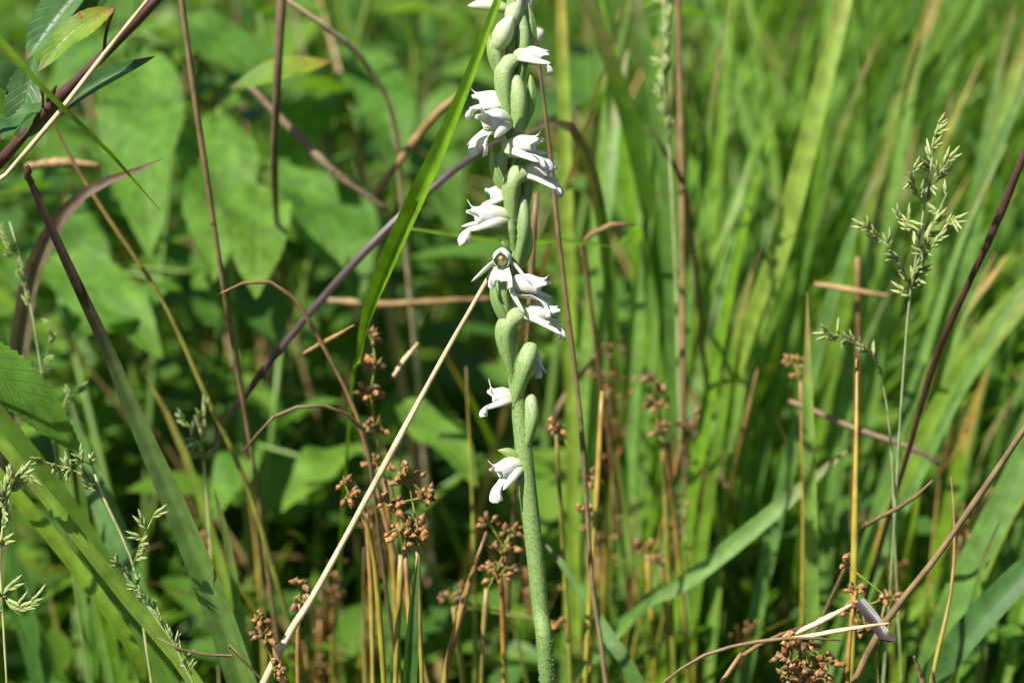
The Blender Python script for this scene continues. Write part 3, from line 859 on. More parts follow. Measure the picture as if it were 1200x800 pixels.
STALKS = [
    # label, pts lowest first, radii, material
    ('thin brown dry stalk standing close behind the orchid spike', [(704, 760, 40), (694, 690, 40), (681, 500, 36), (656, 300, 30), (641, 150, 26), (620, -12, 22), (605, -120, 20)], [3.0, 3.0, 2.9, 2.8, 2.6, 2.4, 1.5], 'straw_brown', {}),
    ('short broken brown stalk with a pale frayed top behind the orchid', [(612, 470, 60), (618, 390, 48), (622, 310, 44), (628, 226, 42)], [3.2, 3.4, 3.6, 4.4], 'straw_brown', {}),
    ('long thin brown straw in front of the broad leaves', [(310, 640, 75), (285, 470, 62), (262, 340, 50), (246, 240, 44), (230, 130, 40), (212, -5, 36), (200, -100, 34)], [3, 3, 3.2, 3.4, 3.4, 3.6, 2], 'straw_brown', {}),
    ('thin reddish stem slanting across the shaded broad leaves', [(318, 660, 70), (280, 545, 66), (245, 470, 62), (190, 352, 58), (128, 258, 54), (80, 180, 52), (40, 100, 50)], [3, 3, 3, 2.8, 2.6, 2, 1], 'rush', {}),
    ('dark scaly dried stalk hanging straight beside the drying leaf tip', [(350, 430, 300), (330, 300, 170), (322, 215, 90), (325, 110, 66), (331, -5, 62), (336, -90, 60)], [3, 3, 4, 5.4, 5.8, 4], 'twig', {}),
    ('dark purple leafless stem rising past the fine grass panicle', [(1035, 620, 70), (1062, 530, 55), (1090, 430, 44), (1122, 352, 34), (1162, 266, 26), (1206, 162, 20), (1250, 60, 16)], [3, 3.4, 3.8, 4.2, 4.6, 4.8, 3], 'purple', {}),
    ('brown dry stem leaning above the brown seed capsules', [(1000, 800, 14), (1042, 722, 10), (1085, 668, 8), (1130, 605, 6), (1205, 498, 2), (1290, 370, -4)], [4, 4.2, 4.2, 4, 3.8, 2.5], 'straw_brown', {}),
    ('yellow-green upright stalk with a brown tip beside the horizontal broken straws', [(996, 820, 30), (1001, 650, 30), (1003, 520, 30), (1004, 420, 34)], [4.6, 4, 3.2, 2], 'rush_green', {}),
    ('dry grey straw standing upright above the yellow-green stalk', [(1000, 600, 130), (1006, 420, 110), (1004, 300, 100)], [3, 3, 2.4], 'straw_brown', {}),
    ('tall brown stalk pressed against the long flat leaf', [(802, 560, 130), (800, 430, 120), (799, 200, 116), (794, -10, 110), (792, -90, 110)], [4, 4, 4, 3.8, 2], 'straw_brown', {}),
    ('thin dark stem bending through the shade below the pale dry tip', [(830, 470, 150), (805, 240, 120), (780, 185, 110), (762, 150, 105)], [3, 3, 2.6, 1], 'purple', {}),
    ('thin wiry rush stalk curving beside the wide diagonal leaves', [(1088, 820, 24), (1105, 740, 24), (1116, 680, 26), (1118, 610, 28), (1114, 560, 30)], [3, 2.6, 2.2, 1.8, 1], 'rush', {}),
    ('yellow stalk standing alone below the leaning dead twigs', [(692, 700, 55), (700, 580, 54), (706, 458, 54)], [3.6, 3.6, 2.6], 'rush_green', {}),
    ('orange-brown stalk slanting to the seed heads beside the lowest flower', [(520, 800, 34), (535, 730, 32), (553, 670, 30), (570, 622, 30)], [4, 4, 3.6, 2.4], 'rush', {}),
    ('orange dry stalk slanting among the shaded green leaves', [(840, 690, 160), (858, 575, 130), (872, 505, 115), (888, 430, 110)], [3, 3.4, 3.4, 1], 'rush', {}),
]
for lab, pts, rs, mat, kw in STALKS:
    hero_stalk('dry_stalk' if 'stalk' in lab or 'straw' in lab else 'thin_stem', lab, 'stalk' if 'stalk' in lab or 'straw' in lab else 'stem', pts, rs, mat, **kw)

hero_blade('violet_leaf', 'long dark violet dried leaf slanting behind the bright grass leaf', 'leaf',
           [(250, 540, 110), (284, 468, 66), (362, 368, 56), (432, 290, 52), (500, 226, 52), (560, 178, 56), (600, 158, 60)], [5, 8, 9, 10, 10, 8, 2], 'violet', fold=0.5)
hero_blade('grass_leaf', 'dark green arching leaf with a brown tip bending down to the orchid spike', 'grass',
           [(722, 430, 120), (712, 300, 100), (696, 210, 84), (676, 158, 76), (650, 140, 72), (612, 160, 68)], [16, 16, 15, 14, 12, 2], 'brown_tip', fold=0.5, hint=(-FWD + UP * 0.3 - RIGHT * 0.3))

STRAWS = [
    ('thin bent straw arching over the brown rush heads', [(438, 560, 44), (412, 470, 40), (380, 405, 36), (345, 348, 32), (318, 330, 30), (292, 329, 28), (256, 345, 26)], 2.3, 'straw_brown'),
    ('thin straw arching low beside the leaning pale straw', [(438, 580, 40), (428, 510, 34), (400, 482, 30), (360, 476, 28), (320, 490, 30), (284, 532, 34)], 2.0, 'straw_brown'),
    ('curling thin straw at the foot of the green diagonal leaf', [(752, 830, 6), (800, 780, 2), (850, 757, 0), (925, 745, -2), (985, 748, -2)], 2.2, 'straw_brown'),
    ('short reddish straw bending behind the curling thin straw', [(842, 805, 6), (868, 772, 6), (900, 750, 8), (940, 735, 10)], 2.4, 'straw_brown'),
    ('pale blurred straw drooping above the broad leaves', [(480, 330, 150), (462, 150, 110), (430, 80, 90), (395, 45, 80), (334, 3, 74), (270, -40, 70)], 3.0, 'straw'),
    ('pale curved straw looping among the tall grass beside the orchid', [(690, 330, 90), (684, 290, 84), (700, 268, 80), (722, 262, 80), (745, 262, 82)], 2.6, 'straw_brown'),
    ('brown curled grass tip above the leaning brown stem', [(1000, 640, 34), (1012, 618, 30), (1034, 602, 26), (1062, 588, 22), (1091, 562, 18)], 2.3, 'straw_brown'),
    ('fine dark hair-like straw lying over the wide green leaf', [(300, 790, 10), (270, 768, 8), (232, 766, 6), (206, 758, 6), (183, 746, 6)], 1.5, 'straw_brown'),
]
for lab, pts, r, mat in STRAWS:
    hero_stalk('bent_straw', lab, 'straw', pts, [r * 1.1] * (len(pts) - 1) + [r * 0.5], mat, n=44)

# loose dead pieces lodged in the grass
LODGED = [
    ('pale dry straw fragment resting on brown capsules', [(925, 748, 6), (975, 740, 4), (1042, 730, 2)], 3.0, 'straw'),
    ('second pale straw fragment wedged above the brown capsules', [(932, 742, 10), (965, 726, 8), (998, 708, 6)], 4.0, 'straw'),
    ('grey horizontal broken straw resting on the upright dry straw', [(955, 333, 104), (1000, 340, 100), (1042, 346, 98)], 3.8, 'straw_brown'),
    ('brown twig lying slantwise through the shaded undergrowth', [(925, 470, 80), (1000, 500, 74), (1070, 525, 70), (1100, 545, 70)], 4.0, 'twig'),
    ('dead brown stem lying level behind the bright grass leaf', [(385, 352, 120), (440, 356, 118), (500, 352, 118), (580, 350, 120)], 4.6, 'straw_brown'),
    ('dry forked twig leaning behind the dry hanging stalk', [(290, 98, 110), (340, 150, 108), (395, 205, 106), (455, 246, 106)], 5.0, 'twig'),
    ('pale dry twig leaning up to the bright grass leaf', [(438, 230, 120), (475, 180, 116), (510, 135, 112), (545, 105, 110)], 5.0, 'straw_brown'),
    ('short dry grass piece crossing the thin bent straw', [(356, 414, 40), (385, 398, 36), (415, 381, 32)], 3.0, 'straw_brown'),
    ('short pale straw piece hanging beside the brown rush heads', [(460, 442, 50), (475, 420, 50), (490, 402, 50)], 3.0, 'straw'),
    ('dead brown twig forking behind the orchid ovaries', [(640, 505, 120), (668, 455, 122), (700, 418, 126), (730, 395, 130)], 3.4, 'twig'),
    ('dark dead stem sloping under the tall grass', [(720, 400, 150), (760, 440, 150), (810, 500, 150), (870, 600, 150)], 4.4, 'twig'),
    ('blurred brown stem lying level behind the sapling', [(30, 196, 90), (70, 190, 90), (118, 194, 90)], 6.0, 'straw_brown'),
    ('dark broken stick poking up below the wide diagonal leaves', [(1092, 830, -2), (1082, 800, -4), (1071, 768, -6)], 3.5, 'twig'),
    ('stout short dead stick beside the dark broken stick', [(1095, 830, 0), (1094, 805, -2), (1093, 786, -4)], 3.5, 'twig'),
]
for lab, pts, r, mat in LODGED:
    hero_stalk('dead_twig' if mat == 'twig' else 'straw_fragment', lab, 'twig' if mat == 'twig' else 'straw', pts, [r * 0.8, r] + [r * 0.9] * (len(pts) - 3) + [r * 0.45], mat, raw=True, n=24, wobble=3)
hero_blade('leaf_scrap', 'purplish dried leaf scrap caught against the yellow-green stalk', 'leaf', [(1006, 704, 10), (1022, 724, 8), (1036, 744, 6), (1050, 748, 6)], [15, 17, 16, 8], 'violet', raw=True, n=14, fold=0.4)

# ------------------------------------------------------------------ taller grass behind
BLADES = [
    ('long pale green leaf leaning past the tall brown stalk', [(835, 520, 135), (850, 465, 130), (885, 375, 125), (920, 270, 122), (955, 135, 120), (990, -5, 120), (1010, -110, 120)], [30, 32, 34, 34, 30, 26, 4], 'grass_pale', {}),
    ('second pale leaf alongside the long pale leaf', [(860, 420, 130), (895, 335, 128), (928, 235, 126), (960, 110, 126), (975, 40, 126)], [18, 20, 22, 16, 3], 'grass_pale', {}),
    ('bright slender leaf tip standing alone in the shade', [(952, 760, 66), (951, 640, 62), (947, 480, 60), (946, 342, 58)], [16, 16, 14, 1], 'grass_pale', {}),
    ('flat grey-green leaf rising along the tall brown stalk', [(790, 500, 140), (789, 380, 136), (784, 230, 132), (764, 90, 130), (740, -20, 128)], [24, 26, 28, 24, 16], 'grass_blue', {}),
    ('dark leaf leaning back across the flat grey-green leaf', [(790, 460, 150), (772, 300, 142), (745, 170, 132), (715, 70, 124), (688, -5, 120), (660, -90, 118)], [24, 26, 28, 24, 18, 4], 'grass', {}),
    ('pale upright leaf between the orchid and the dark leaning leaf', [(705, 330, 140), (712, 220, 140), (722, 130, 145), (735, 60, 150)], [22, 24, 18, 4], 'grass_pale', {}),
    ('narrow upright leaf close beside the thin brown stalk', [(668, 420, 120), (664, 250, 118), (660, 90, 118), (655, -40, 118)], [14, 16, 15, 10], 'grass_pale', {}),
    ('green diagonal leaf sloping low across the undergrowth', [(735, 728, 100), (800, 685, 94), (870, 630, 90), (930, 580, 88), (992, 528, 88)], [16, 20, 22, 18, 3], 'grass_pale', {}),
    ('green leaf leaning with its tip behind the orchid stem', [(752, 812, 52), (725, 765, 54), (690, 708, 58), (660, 662, 60), (640, 638, 62)], [17, 17, 14, 9, 2], 'grass_blue', {}),
    ('wide leaf reaching out over the leaning brown stem', [(1080, 815, 84), (1115, 715, 80), (1155, 630, 78), (1215, 515, 76), (1290, 380, 74)], [40, 44, 44, 40, 20], 'grass_pale', {}),
    ('broad leaf low beside the dark broken stick', [(1075, 830, 64), (1110, 772, 60), (1160, 712, 58), (1220, 655, 56), (1300, 600, 54)], [38, 42, 44, 40, 20], 'grass_blue', {}),
    ('long bright leaf behind the fine grass panicle', [(985, 720, 170), (1040, 590, 160), (1095, 480, 150), (1150, 395, 146), (1215, 325, 144), (1290, 250, 140)], [26, 32, 34, 32, 28, 12], 'grass_pale', {}),
    ('long leaf beneath the dark purple leafless stem', [(950, 830, 130), (1010, 690, 125), (1060, 560, 120), (1125, 445, 116), (1205, 345, 112), (1280, 270, 110)], [30, 34, 36, 36, 32, 14], 'grass', {}),
    ('slim leaf crossing the wide leaf at a low angle', [(1020, 780, 150), (1090, 690, 145), (1150, 635, 142), (1215, 585, 140), (1280, 550, 138)], [20, 24, 24, 20, 8], 'grass_bright', {}),
    ('leaf rising steeply from the foot of the panicle', [(1068, 600, 130), (1075, 520, 128), (1095, 440, 126), (1130, 370, 124), (1180, 300, 124)], [16, 18, 18, 14, 3], 'grass', {}),
    ('tall leaf leaning outward above the fine grass panicle', [(1100, 420, 190), (1130, 290, 186), (1165, 160, 184), (1210, 30, 182), (1240, -60, 180)], [22, 24, 24, 20, 8], 'grass_pale', {}),
    ('soft green leaf behind the tip of the fine grass panicle', [(950, 420, 260), (985, 300, 256), (1020, 190, 254), (1065, 80, 252), (1100, -10, 250)], [24, 26, 26, 22, 14], 'grass', {}),
    ('light leaf curving between the long pale leaves', [(810, 420, 170), (835, 320, 170), (862, 245, 172), (880, 180, 176)], [14, 16, 12, 2], 'grass_bright', {}),
]
for lab, pts, ws, mat, kw in BLADES:
    hero_blade('grass_leaf', lab, 'grass', pts, [w * (0.8 if max(ws) > 22 else 1) for w in ws], mat, hint=(-FWD - RIGHT * random.uniform(0.0, 0.4) + UP * random.uniform(0.2, 0.6)), **kw)


def sheaf(n, xr, topr, dr, lean, wr, mats, place, group):
    """single grass leaves that lean the same way"""
    for k in range(n):
        x0 = random.uniform(*xr); top = random.uniform(*topr); d = random.uniform(*dr)
        dx = random.uniform(*lean) * (830 - top) / 450
        wide = random.uniform(*wr)
        mat = random.choice(mats)
        look = ('broader ' if wide > (wr[0] + wr[1]) / 2 else 'narrow ') + {'grass_pale': 'pale', 'grass': 'fresh green', 'grass_bright': 'yellow-green', 'grass_blue': 'blue-green'}[mat]
        look += ' grass leaf, ' + ('tall, ' if top < sum(topr) / 2 else 'short, ') + place
        b = 835 if top > 100 else 760
        hero_blade('grass_leaf', look, 'grass',
                   [(x0, b, d + 12), (x0 + dx * 0.35, b - (b - top) * 0.42, d + 6), (x0 + dx * 0.75, b - (b - top) * 0.8, d), (x0 + dx * 1.08, top, d - 4)],
                   [wide, wide, wide * 0.8, 1.5], mat, n=20, across=3, hint=(-FWD - RIGHT * random.uniform(0, 0.5) + UP * random.uniform(0.1, 0.7)), group=group)


sheaf(22, (930, 1190), (230, 620), (70, 190), (90, 230), (8, 20), ['grass_pale', 'grass_pale', 'grass'], 'leaning beside the leaning brown stem', 'sheaf behind the leaning brown stem')
sheaf(22, (760, 1000), (-80, 330), (110, 200), (30, 150), (8, 20), ['grass_pale', 'grass_pale', 'grass', 'grass_bright'], 'leaning behind the lone bright leaf tip', 'sheaf behind the lone bright leaf')
sheaf(12, (660, 800), (-80, 330), (110, 190), (-60, 60), (7, 16), ['grass_pale', 'grass', 'grass_bright'], 'standing beside the thin brown stalk', 'leaves beside the thin brown stalk')
sheaf(12, (1040, 1230), (-60, 300), (150, 230), (30, 170), (9, 22), ['grass_pale', 'grass_pale', 'grass'], 'leaning behind the fine grass panicle', 'leaves behind the fine grass panicle')
sheaf(9, (20, 330), (420, 640), (50, 110), (-170, -40), (7, 15), ['grass', 'grass_blue', 'grass_pale'], 'leaning beside the wide dark green leaf', 'leaves beside the wide dark leaf')
hero_blade('grass_leaf', 'yellow-green thin leaf lying almost level behind the orchid spike', 'grass',
           [(760, 300, 120), (720, 290, 80), (660, 282, 64), (600, 284, 58), (540, 276, 52), (482, 268, 50)], [6, 6, 7, 7, 6, 3], 'grass_bright')


# ------------------------------------------------------------------ rushes with brown seed heads
def capsule_mesh():
    n, s = 7, 6
    x = np.linspace(0, 1, n)
    c = np.stack([np.zeros(n), np.zeros(n), x * 9 * PX], 1)
    r = np.array([0.9, 2.3, 2.9, 2.8, 2.1, 1.0, 0.12]) * PX
    return tube(c, r, s)


CAPS = [make_mesh('capsule', capsule_mesh(), 'capsule') for _ in range(3)]
# a capsule that has split open in three
v, f, u = capsule_mesh()
v2 = v.copy(); k = v2[:, 2] / (9 * PX)
ang = np.arctan2(v2[:, 1], v2[:, 0])
sp = np.clip(k - 0.45, 0, 1) * 5.5 * PX
v2[:, 0] += np.cos(np.round(ang / (2 * math.pi / 3)) * 2 * math.pi / 3) * sp
v2[:, 1] += np.sin(np.round(ang / (2 * math.pi / 3)) * 2 * math.pi / 3) * sp
CAPS.append(make_mesh('capsule', (v2, f, u), 'capsule', smooth=False))


def rush(label, head, d, stalks, ncap, spread, cap=1.0, extra_heads=(), group=None):
    """stalks: list of (pts lowest first, radius px, material); head: list of clump centres (px,py,size px)"""
    first = rooted(stalks[0][0])[0]
    plant = thing('rush', (first.x, first.y, 0), label, 'rush', group)
    for pts, r, mat in stalks:
        data, c, rr = stalk_data(pts, r, n=30)
        obj('stalk', data, mat, plant)
    top = P(*stalks[0][0][-1])
    tw = []
    caps = []
    for hx, hy, hs, nn in head:
        c0 = P(hx, hy, d)
        for i in range(nn):
            dv = Vector(rng.normal(0, 1, 3))
            dv.z = abs(dv.z) * 0.8 + 0.15
            dv = dv.normalized()
            rad = wpx(hs, d) * random.uniform(0.35, 1.0)
            e = c0 + Vector((dv.x, dv.y, dv.z * 0.9)) * rad - Vector((0, 0, wpx(hs * 0.35, d)))
            mid = c0.lerp(e, 0.5) + Vector(rng.normal(0, 1, 3)) * wpx(hs, d) * 0.10
            root = c0 - Vector((0, 0, wpx(hs * 0.6, d)))
            tw.append(tube(spline([root, mid, e], 5)[0], np.linspace(1.1, 0.55, 6) * PX, 4, cap=False))
            caps.append((e, (e - mid).normalized()))
            if random.random() < 0.7:
                bd = ((e - root).normalized() + Vector(rng.normal(0, 0.5, 3))).normalized() * wpx(random.uniform(5, 13), d)
                tw.append(tube(spline([mid, mid + bd * 0.5, mid + bd], 3)[0], np.array([1.0, 1.3, 0.8, 0.1]) * PX, 4, cap=False))
            if random.random() < 0.45:
                caps.append((mid + Vector(rng.normal(0, 1, 3)) * wpx(2.5, d), (e - root).normalized()))
    for (a, b) in zip(head, head[1:]):
        tw.append(tube(spline([P(a[0], a[1], d), P(b[0], b[1], d)], 4)[0], np.full(5, 1.4 * PX), 5, cap=False))
    tw.append(tube(spline([top, P(head[0][0], head[0][1], d)], 4)[0], np.full(5, 1.6 * PX), 5, cap=False))
    hd = obj('seed_head', join(tw), 'rush', plant, origin=P(head[0][0], head[0][1], d))
    base = plant.location + hd.location
    for e, dr in caps:
        q = link('capsule', random.choice(CAPS), hd)
        q.location = e - base
        dr = (dr + Vector(rng.normal(0, 0.35, 3))).normalized()
        q.rotation_euler = dr.to_track_quat('Z', 'Y').to_euler()
        q.scale = (cap * random.uniform(0.95, 1.45),) * 3


rush('large dense brown rush head beside the leaning pale straw', [(478, 620, 24, 20), (462, 590, 18, 10), (500, 582, 20, 12), (478, 560, 22, 12), (492, 632, 16, 8)], 12,
     [([(486, 820, 14), (480, 730, 13), (474, 640, 12)], 3.4, 'rush'), ([(494, 830, 22), (490, 740, 20), (486, 640, 16)], 3.0, 'rush_green'),
      ([(462, 830, 24), (466, 730, 22), (470, 650, 20)], 3.4, 'rush_green')], 50, 30)
rush('small rush head with few capsules touching the leaning pale straw', [(410, 582, 14, 9), (404, 566, 9, 5)], 18,
     [([(452, 830, 30), (446, 740, 26), (436, 640, 22), (420, 590, 18)], 3.4, 'rush_green'), ([(438, 830, 32), (436, 700, 30), (430, 600, 26)], 3.2, 'rush')], 14, 12)
rush('tall narrow brown rush head under the bright grass leaf', [(446, 540, 18, 12), (440, 500, 18, 14), (434, 462, 16, 12), (440, 425, 14, 9), (436, 395, 10, 6)], 46,
     [([(468, 830, 60), (462, 700, 54), (450, 560, 48)], 3.4, 'rush'), ([(500, 820, 70), (480, 680, 60), (456, 560, 50)], 2.8, 'rush_green')], 50, 20)
rush('rush with reddish seed heads below the lowest flower', [(583, 668, 22, 14), (600, 620, 18, 9), (590, 640, 16, 8), (572, 610, 12, 6)], 40,
     [([(562, 830, 46), (566, 760, 44), (572, 690, 42)], 3.6, 'rush_green'), ([(590, 830, 56), (588, 720, 50), (584, 660, 44)], 3.0, 'rush')], 30, 20)
rush('short dark rush head poking up beside the leaf with purple tip', [(310, 742, 16, 12), (322, 786, 14, 8), (305, 728, 8, 4)], 6,
     [([(352, 850, 10), (336, 800, 8), (318, 758, 6)], 2.2, 'rush'), ([(330, 860, 12), (326, 800, 8)], 2.0, 'rush')], 20, 14)
rush('single thin rush tip with a few capsules behind the leaning pale straw', [(352, 702, 9, 6), (350, 684, 7, 4)], 22,
     [([(350, 830, 26), (348, 760, 24), (350, 705, 22)], 2.8, 'rush')], 8, 8)
rush('orange-brown rush head under the pale straw fragments', [(930, 772, 24, 18), (950, 788, 24, 18), (938, 748, 18, 10), (965, 775, 18, 12), (918, 790, 14, 8)], 8,
     [([(962, 860, 12), (954, 820, 10), (942, 785, 8)], 3.0, 'rush')], 60, 26, cap=1.05)
rush('rush head clustered around the yellow-green upright stalk', [(1002, 690, 12, 8), (1015, 735, 14, 9), (1000, 715, 12, 6), (1040, 700, 14, 8), (990, 660, 9, 4)], 18,
     [([(992, 840, 20), (995, 760, 18), (1002, 690, 18)], 2.8, 'rush'), ([(1030, 840, 26), (1026, 770, 24), (1038, 705, 20)], 2.6, 'rush_green')], 30, 16)
rush('blurred rush head behind the thin brown stalk', [(688, 600, 12, 7), (690, 560, 10, 5), (652, 500, 12, 7)], 56,
     [([(690, 800, 62), (690, 690, 60), (689, 610, 58)], 3.0, 'rush'), ([(668, 800, 76), (660, 650, 70), (653, 510, 58)], 2.6, 'rush_green')], 20, 14)
rush('blurred brown rush head below the flat grey-green leaf', [(772, 470, 18, 12), (776, 505, 16, 9), (765, 440, 12, 6)], 90,
     [([(790, 780, 105), (784, 640, 98), (776, 510, 92)], 3.4, 'rush_green'), ([(806, 790, 110), (792, 640, 102), (780, 520, 94)], 3.0, 'rush')], 30, 18)
rush('small blurred rush head near the lone bright leaf tip', [(932, 425, 12, 8), (938, 440, 9, 4)], 78,
     [([(940, 760, 92), (940, 600, 84), (936, 445, 78)], 2.4, 'rush')], 12, 10)
rush('rush stand with twin heads in the shade beside the orchid stem', [(755, 640, 14, 8), (772, 655, 12, 6)], 100,
     [([(770, 830, 110), (765, 730, 104), (758, 650, 100)], 3.2, 'rush_green'), ([(786, 830, 112), (780, 740, 108), (774, 662, 102)], 2.8, 'rush')], 16, 12)
rush('rush with pale orange capsules in front of the thin violet leaf', [(655, 730, 10, 5), (528, 700, 12, 7), (540, 690, 10, 5)], 70,
     [([(545, 830, 78), (540, 770, 74), (532, 710, 70)], 2.8, 'rush_green')], 14, 12)

# more bare yellow-green rush stalks standing in the middle
for i, (x0, y1, x1, d) in enumerate([(556, 430, 552, 90), (430, 640, 424, 80), (700, 520, 716, 130), (820, 560, 806, 150), (312, 520, 296, 150), (744, 580, 738, 160), (1112, 640, 1120, 110), (668, 470, 676, 180)]):
    o = hero_stalk('rush_stalk', 'bare yellow-green rush stalk standing in the undergrowth', 'rush', [(x0, 830, d + 8), ((x0 + x1) / 2, (830 + y1) / 2, d + 4), (x1 + random.uniform(-14, 14), y1, d)], [3.0, 2.6, 0.5],
                   random.choice(['rush_green', 'rush_green', 'rush_green', 'rush']), group='bare rush stalks behind the orchid')


# ------------------------------------------------------------------ flowering grasses
def spikelet_mesh():
    items = []
    for k in range(4):
        s = 1 if k % 2 else -1
        z0 = k * 2.0
        c, _ = spline([(0, 0, z0 * PX), (s * 1.5 * PX, 0, (z0 + 3) * PX), (s * 2.6 * PX, 0, (z0 + 8.5) * PX)], 5)
        items.append(tube(c, np.array([0.5, 1.15, 1.3, 1.0, 0.5, 0.06]) * PX, 5))
    return join(items)


SPIKE = [make_mesh('spikelet', spikelet_mesh(), 'panicle') for _ in range(3)]


def panicle(label, axis, branches, r=1.7, size=1.0, group=None, base_leaf=None):
    """axis points lowest first (px, py, d); branches: list of (points, spikelet count)"""
    data, c, rr = stalk_data(axis, [r] * (len(axis) - 1) + [r * 0.5], n=40)
    plant = thing('flowering_grass', (c[0][0], c[0][1], 0), label, 'grass', group)
    obj('culm', data, 'panicle', plant)
    for pts, nsp in branches:
        nsp = int(nsp * 1.5)
        w = [P(*p) for p in pts]
        cc, _ = spline(w, 24)
        b = obj('branch', tube(cc, np.linspace(1.0, 0.5, 25) * PX, 5), 'panicle', plant, origin=w[0])
        base = plant.location + b.location
        for k in range(nsp):
            t = (k + 0.6 + random.uniform(-0.3, 0.3)) / nsp
            i = int(np.clip(t, 0.05, 1) * 24)
            p = Vector(cc[i])
            dirv = Vector(cc[i] - cc[max(i - 2, 0)]).normalized()
            dirv = (dirv + Vector(rng.normal(0, 0.75, 3)) + UP * 0.2).normalized()
            q = link('spikelet', random.choice(SPIKE), b)
            q.location = p - base
            q.rotation_euler = dirv.to_track_quat('Z', 'X').to_euler()
            q.scale = (size * 1.8 * random.uniform(0.75, 1.25),) * 3


panicle('fine pale green grass panicle in open flower beside the dark purple stem', [(1052, 560, 40), (1060, 440, 32), (1068, 345, 24), (1080, 270, 18), (1088, 210, 14), (1100, 142, 12)],
        [([(1068, 340, 24), (1050, 300, 20), (1012, 264, 18)], 8), ([(1070, 330, 24), (1092, 290, 18), (1118, 252, 14)], 9), ([(1078, 280, 18), (1066, 262, 16), (1054, 258, 14)], 4),
         ([(1084, 240, 16), (1074, 225, 14), (1070, 200, 12)], 5), ([(1086, 225, 16), (1100, 205, 12), (1112, 188, 10)], 5), ([(1090, 200, 14), (1094, 170, 12), (1100, 142, 12)], 5),
         ([(1066, 350, 24), (1072, 322, 22), (1082, 312, 20)], 6), ([(1074, 300, 20), (1090, 270, 20), (1110, 225, 22)], 5)], 1.7, 0.95)
panicle('small grass spray nodding beside the upright dry straw', [(1050, 640, 50), (1042, 500, 40), (1028, 418, 34)], [([(1028, 418, 34), (1000, 402, 30), (968, 388, 26)], 8), ([(1034, 440, 36), (1024, 420, 32), (1012, 405, 30)], 3)], 1.4, 0.8)
panicle('flowering grass nodding at the edge of the wide grass leaves', [(8, 830, 10), (4, 720, 8), (2, 640, 4), (12, 575, 2)], [([(2, 640, 4), (6, 590, 2), (14, 560, 0)], 7), ([(6, 600, 4), (14, 570, 2), (36, 548, 0)], 4), ([(4, 700, 6), (20, 714, 4), (44, 702, 2)], 6), ([(4, 720, 6), (2, 700, 6), (12, 688, 4)], 3)], 1.3, 1.0)
panicle('thin flowering grass stem with tiny spikelets over the toothed leaf', [(172, 760, 20), (156, 662, 18), (118, 575, 16), (104, 532, 16)], [([(118, 575, 16), (98, 556, 14), (50, 540, 12)], 6), ([(156, 662, 18), (168, 630, 14), (182, 600, 12)], 4), ([(108, 545, 16), (96, 540, 14), (84, 545, 14)], 3)], 1.5, 0.9)
panicle('slim flowering grass spike climbing in front of the wide grass leaf', [(225, 800, 8), (190, 735, 6), (160, 690, 4), (135, 655, 2)], [([(225, 790, 8), (192, 732, 5), (160, 686, 4), (134, 652, 2)], 16)], 1.0, 0.6)
panicle('faint flowering grass behind the toothed leaf', [(70, 560, 60), (50, 440, 50), (30, 330, 46), (10, 260, 44)], [([(50, 440, 50), (58, 400, 48), (60, 375, 46)], 5), ([(40, 380, 48), (30, 340, 46), (24, 310, 44)], 4), ([(30, 330, 46), (14, 300, 44), (4, 270, 42)], 5), ([(62, 500, 54), (80, 470, 50), (95, 455, 48)], 4)], 1.1, 0.7)
panicle('blurred green grass spike in front of the flat grey-green leaf', [(790, 300, 100), (783, 150, 94), (780, 60, 92), (776, -20, 90)], [([(784, 170, 94), (778, 120, 92), (776, 60, 90)], 9), ([(782, 90, 92), (784, 40, 90), (780, 0, 90)], 6)], 1.4, 0.9)
panicle('small flowering grass spike above the thin hair-like straw', [(245, 640, 70), (238, 540, 64), (232, 490, 62)], [([(238, 540, 64), (236, 510, 62), (242, 470, 60)], 7), ([(236, 520, 62), (222, 500, 60), (215, 490, 60)], 4)], 1.2, 0.9)


# ------------------------------------------------------------------ broad-leaved plants
def broad_plant(label, rootpx, leaves, group=None, mat='broad'):
    """rootpx: (px,py,d) near which the stem stands; leaves: (base px, tip px, width px, d, tilt)"""
    r = P(*rootpx)
    plant = thing('broad_leaved_plant', (r.x, r.y, 0), label, 'plant', group)
    tops = [P(*l[0]) for l in leaves]
    hi = max(tops, key=lambda v: v.z)
    c, ks = spline([(r.x, r.y, -0.004), (r.x + 0.004, r.y, hi.z * 0.5), tuple(hi + Vector((0, 0.004, 0)))], 16)
    obj('stem', tube(c, np.linspace(1.2, 0.7, 17) * 0.001, 8), 'stem_green', plant)
    for base, tip, w, hint, bow, fold in leaves:
        b = P(*base)
        i = int(np.argmin(np.abs(c[:, 2] - (b.z - 0.012))))
        obj('petiole', tube(spline([c[i], (Vector(c[i]) + b) / 2 + Vector((0, 0, 0.004)), b], 8)[0], 0.0006, 6), 'stem_green', plant)
        h = -FWD * hint[2] + RIGHT * hint[0] + UP * hint[1]
        obj('leaf', leaf_data(b, P(*tip), wpx(w * 0.66, base[2]), h, bow, n=26, fold=fold, prof=0.72, serr=0.05, wave=0.26), mat, plant)


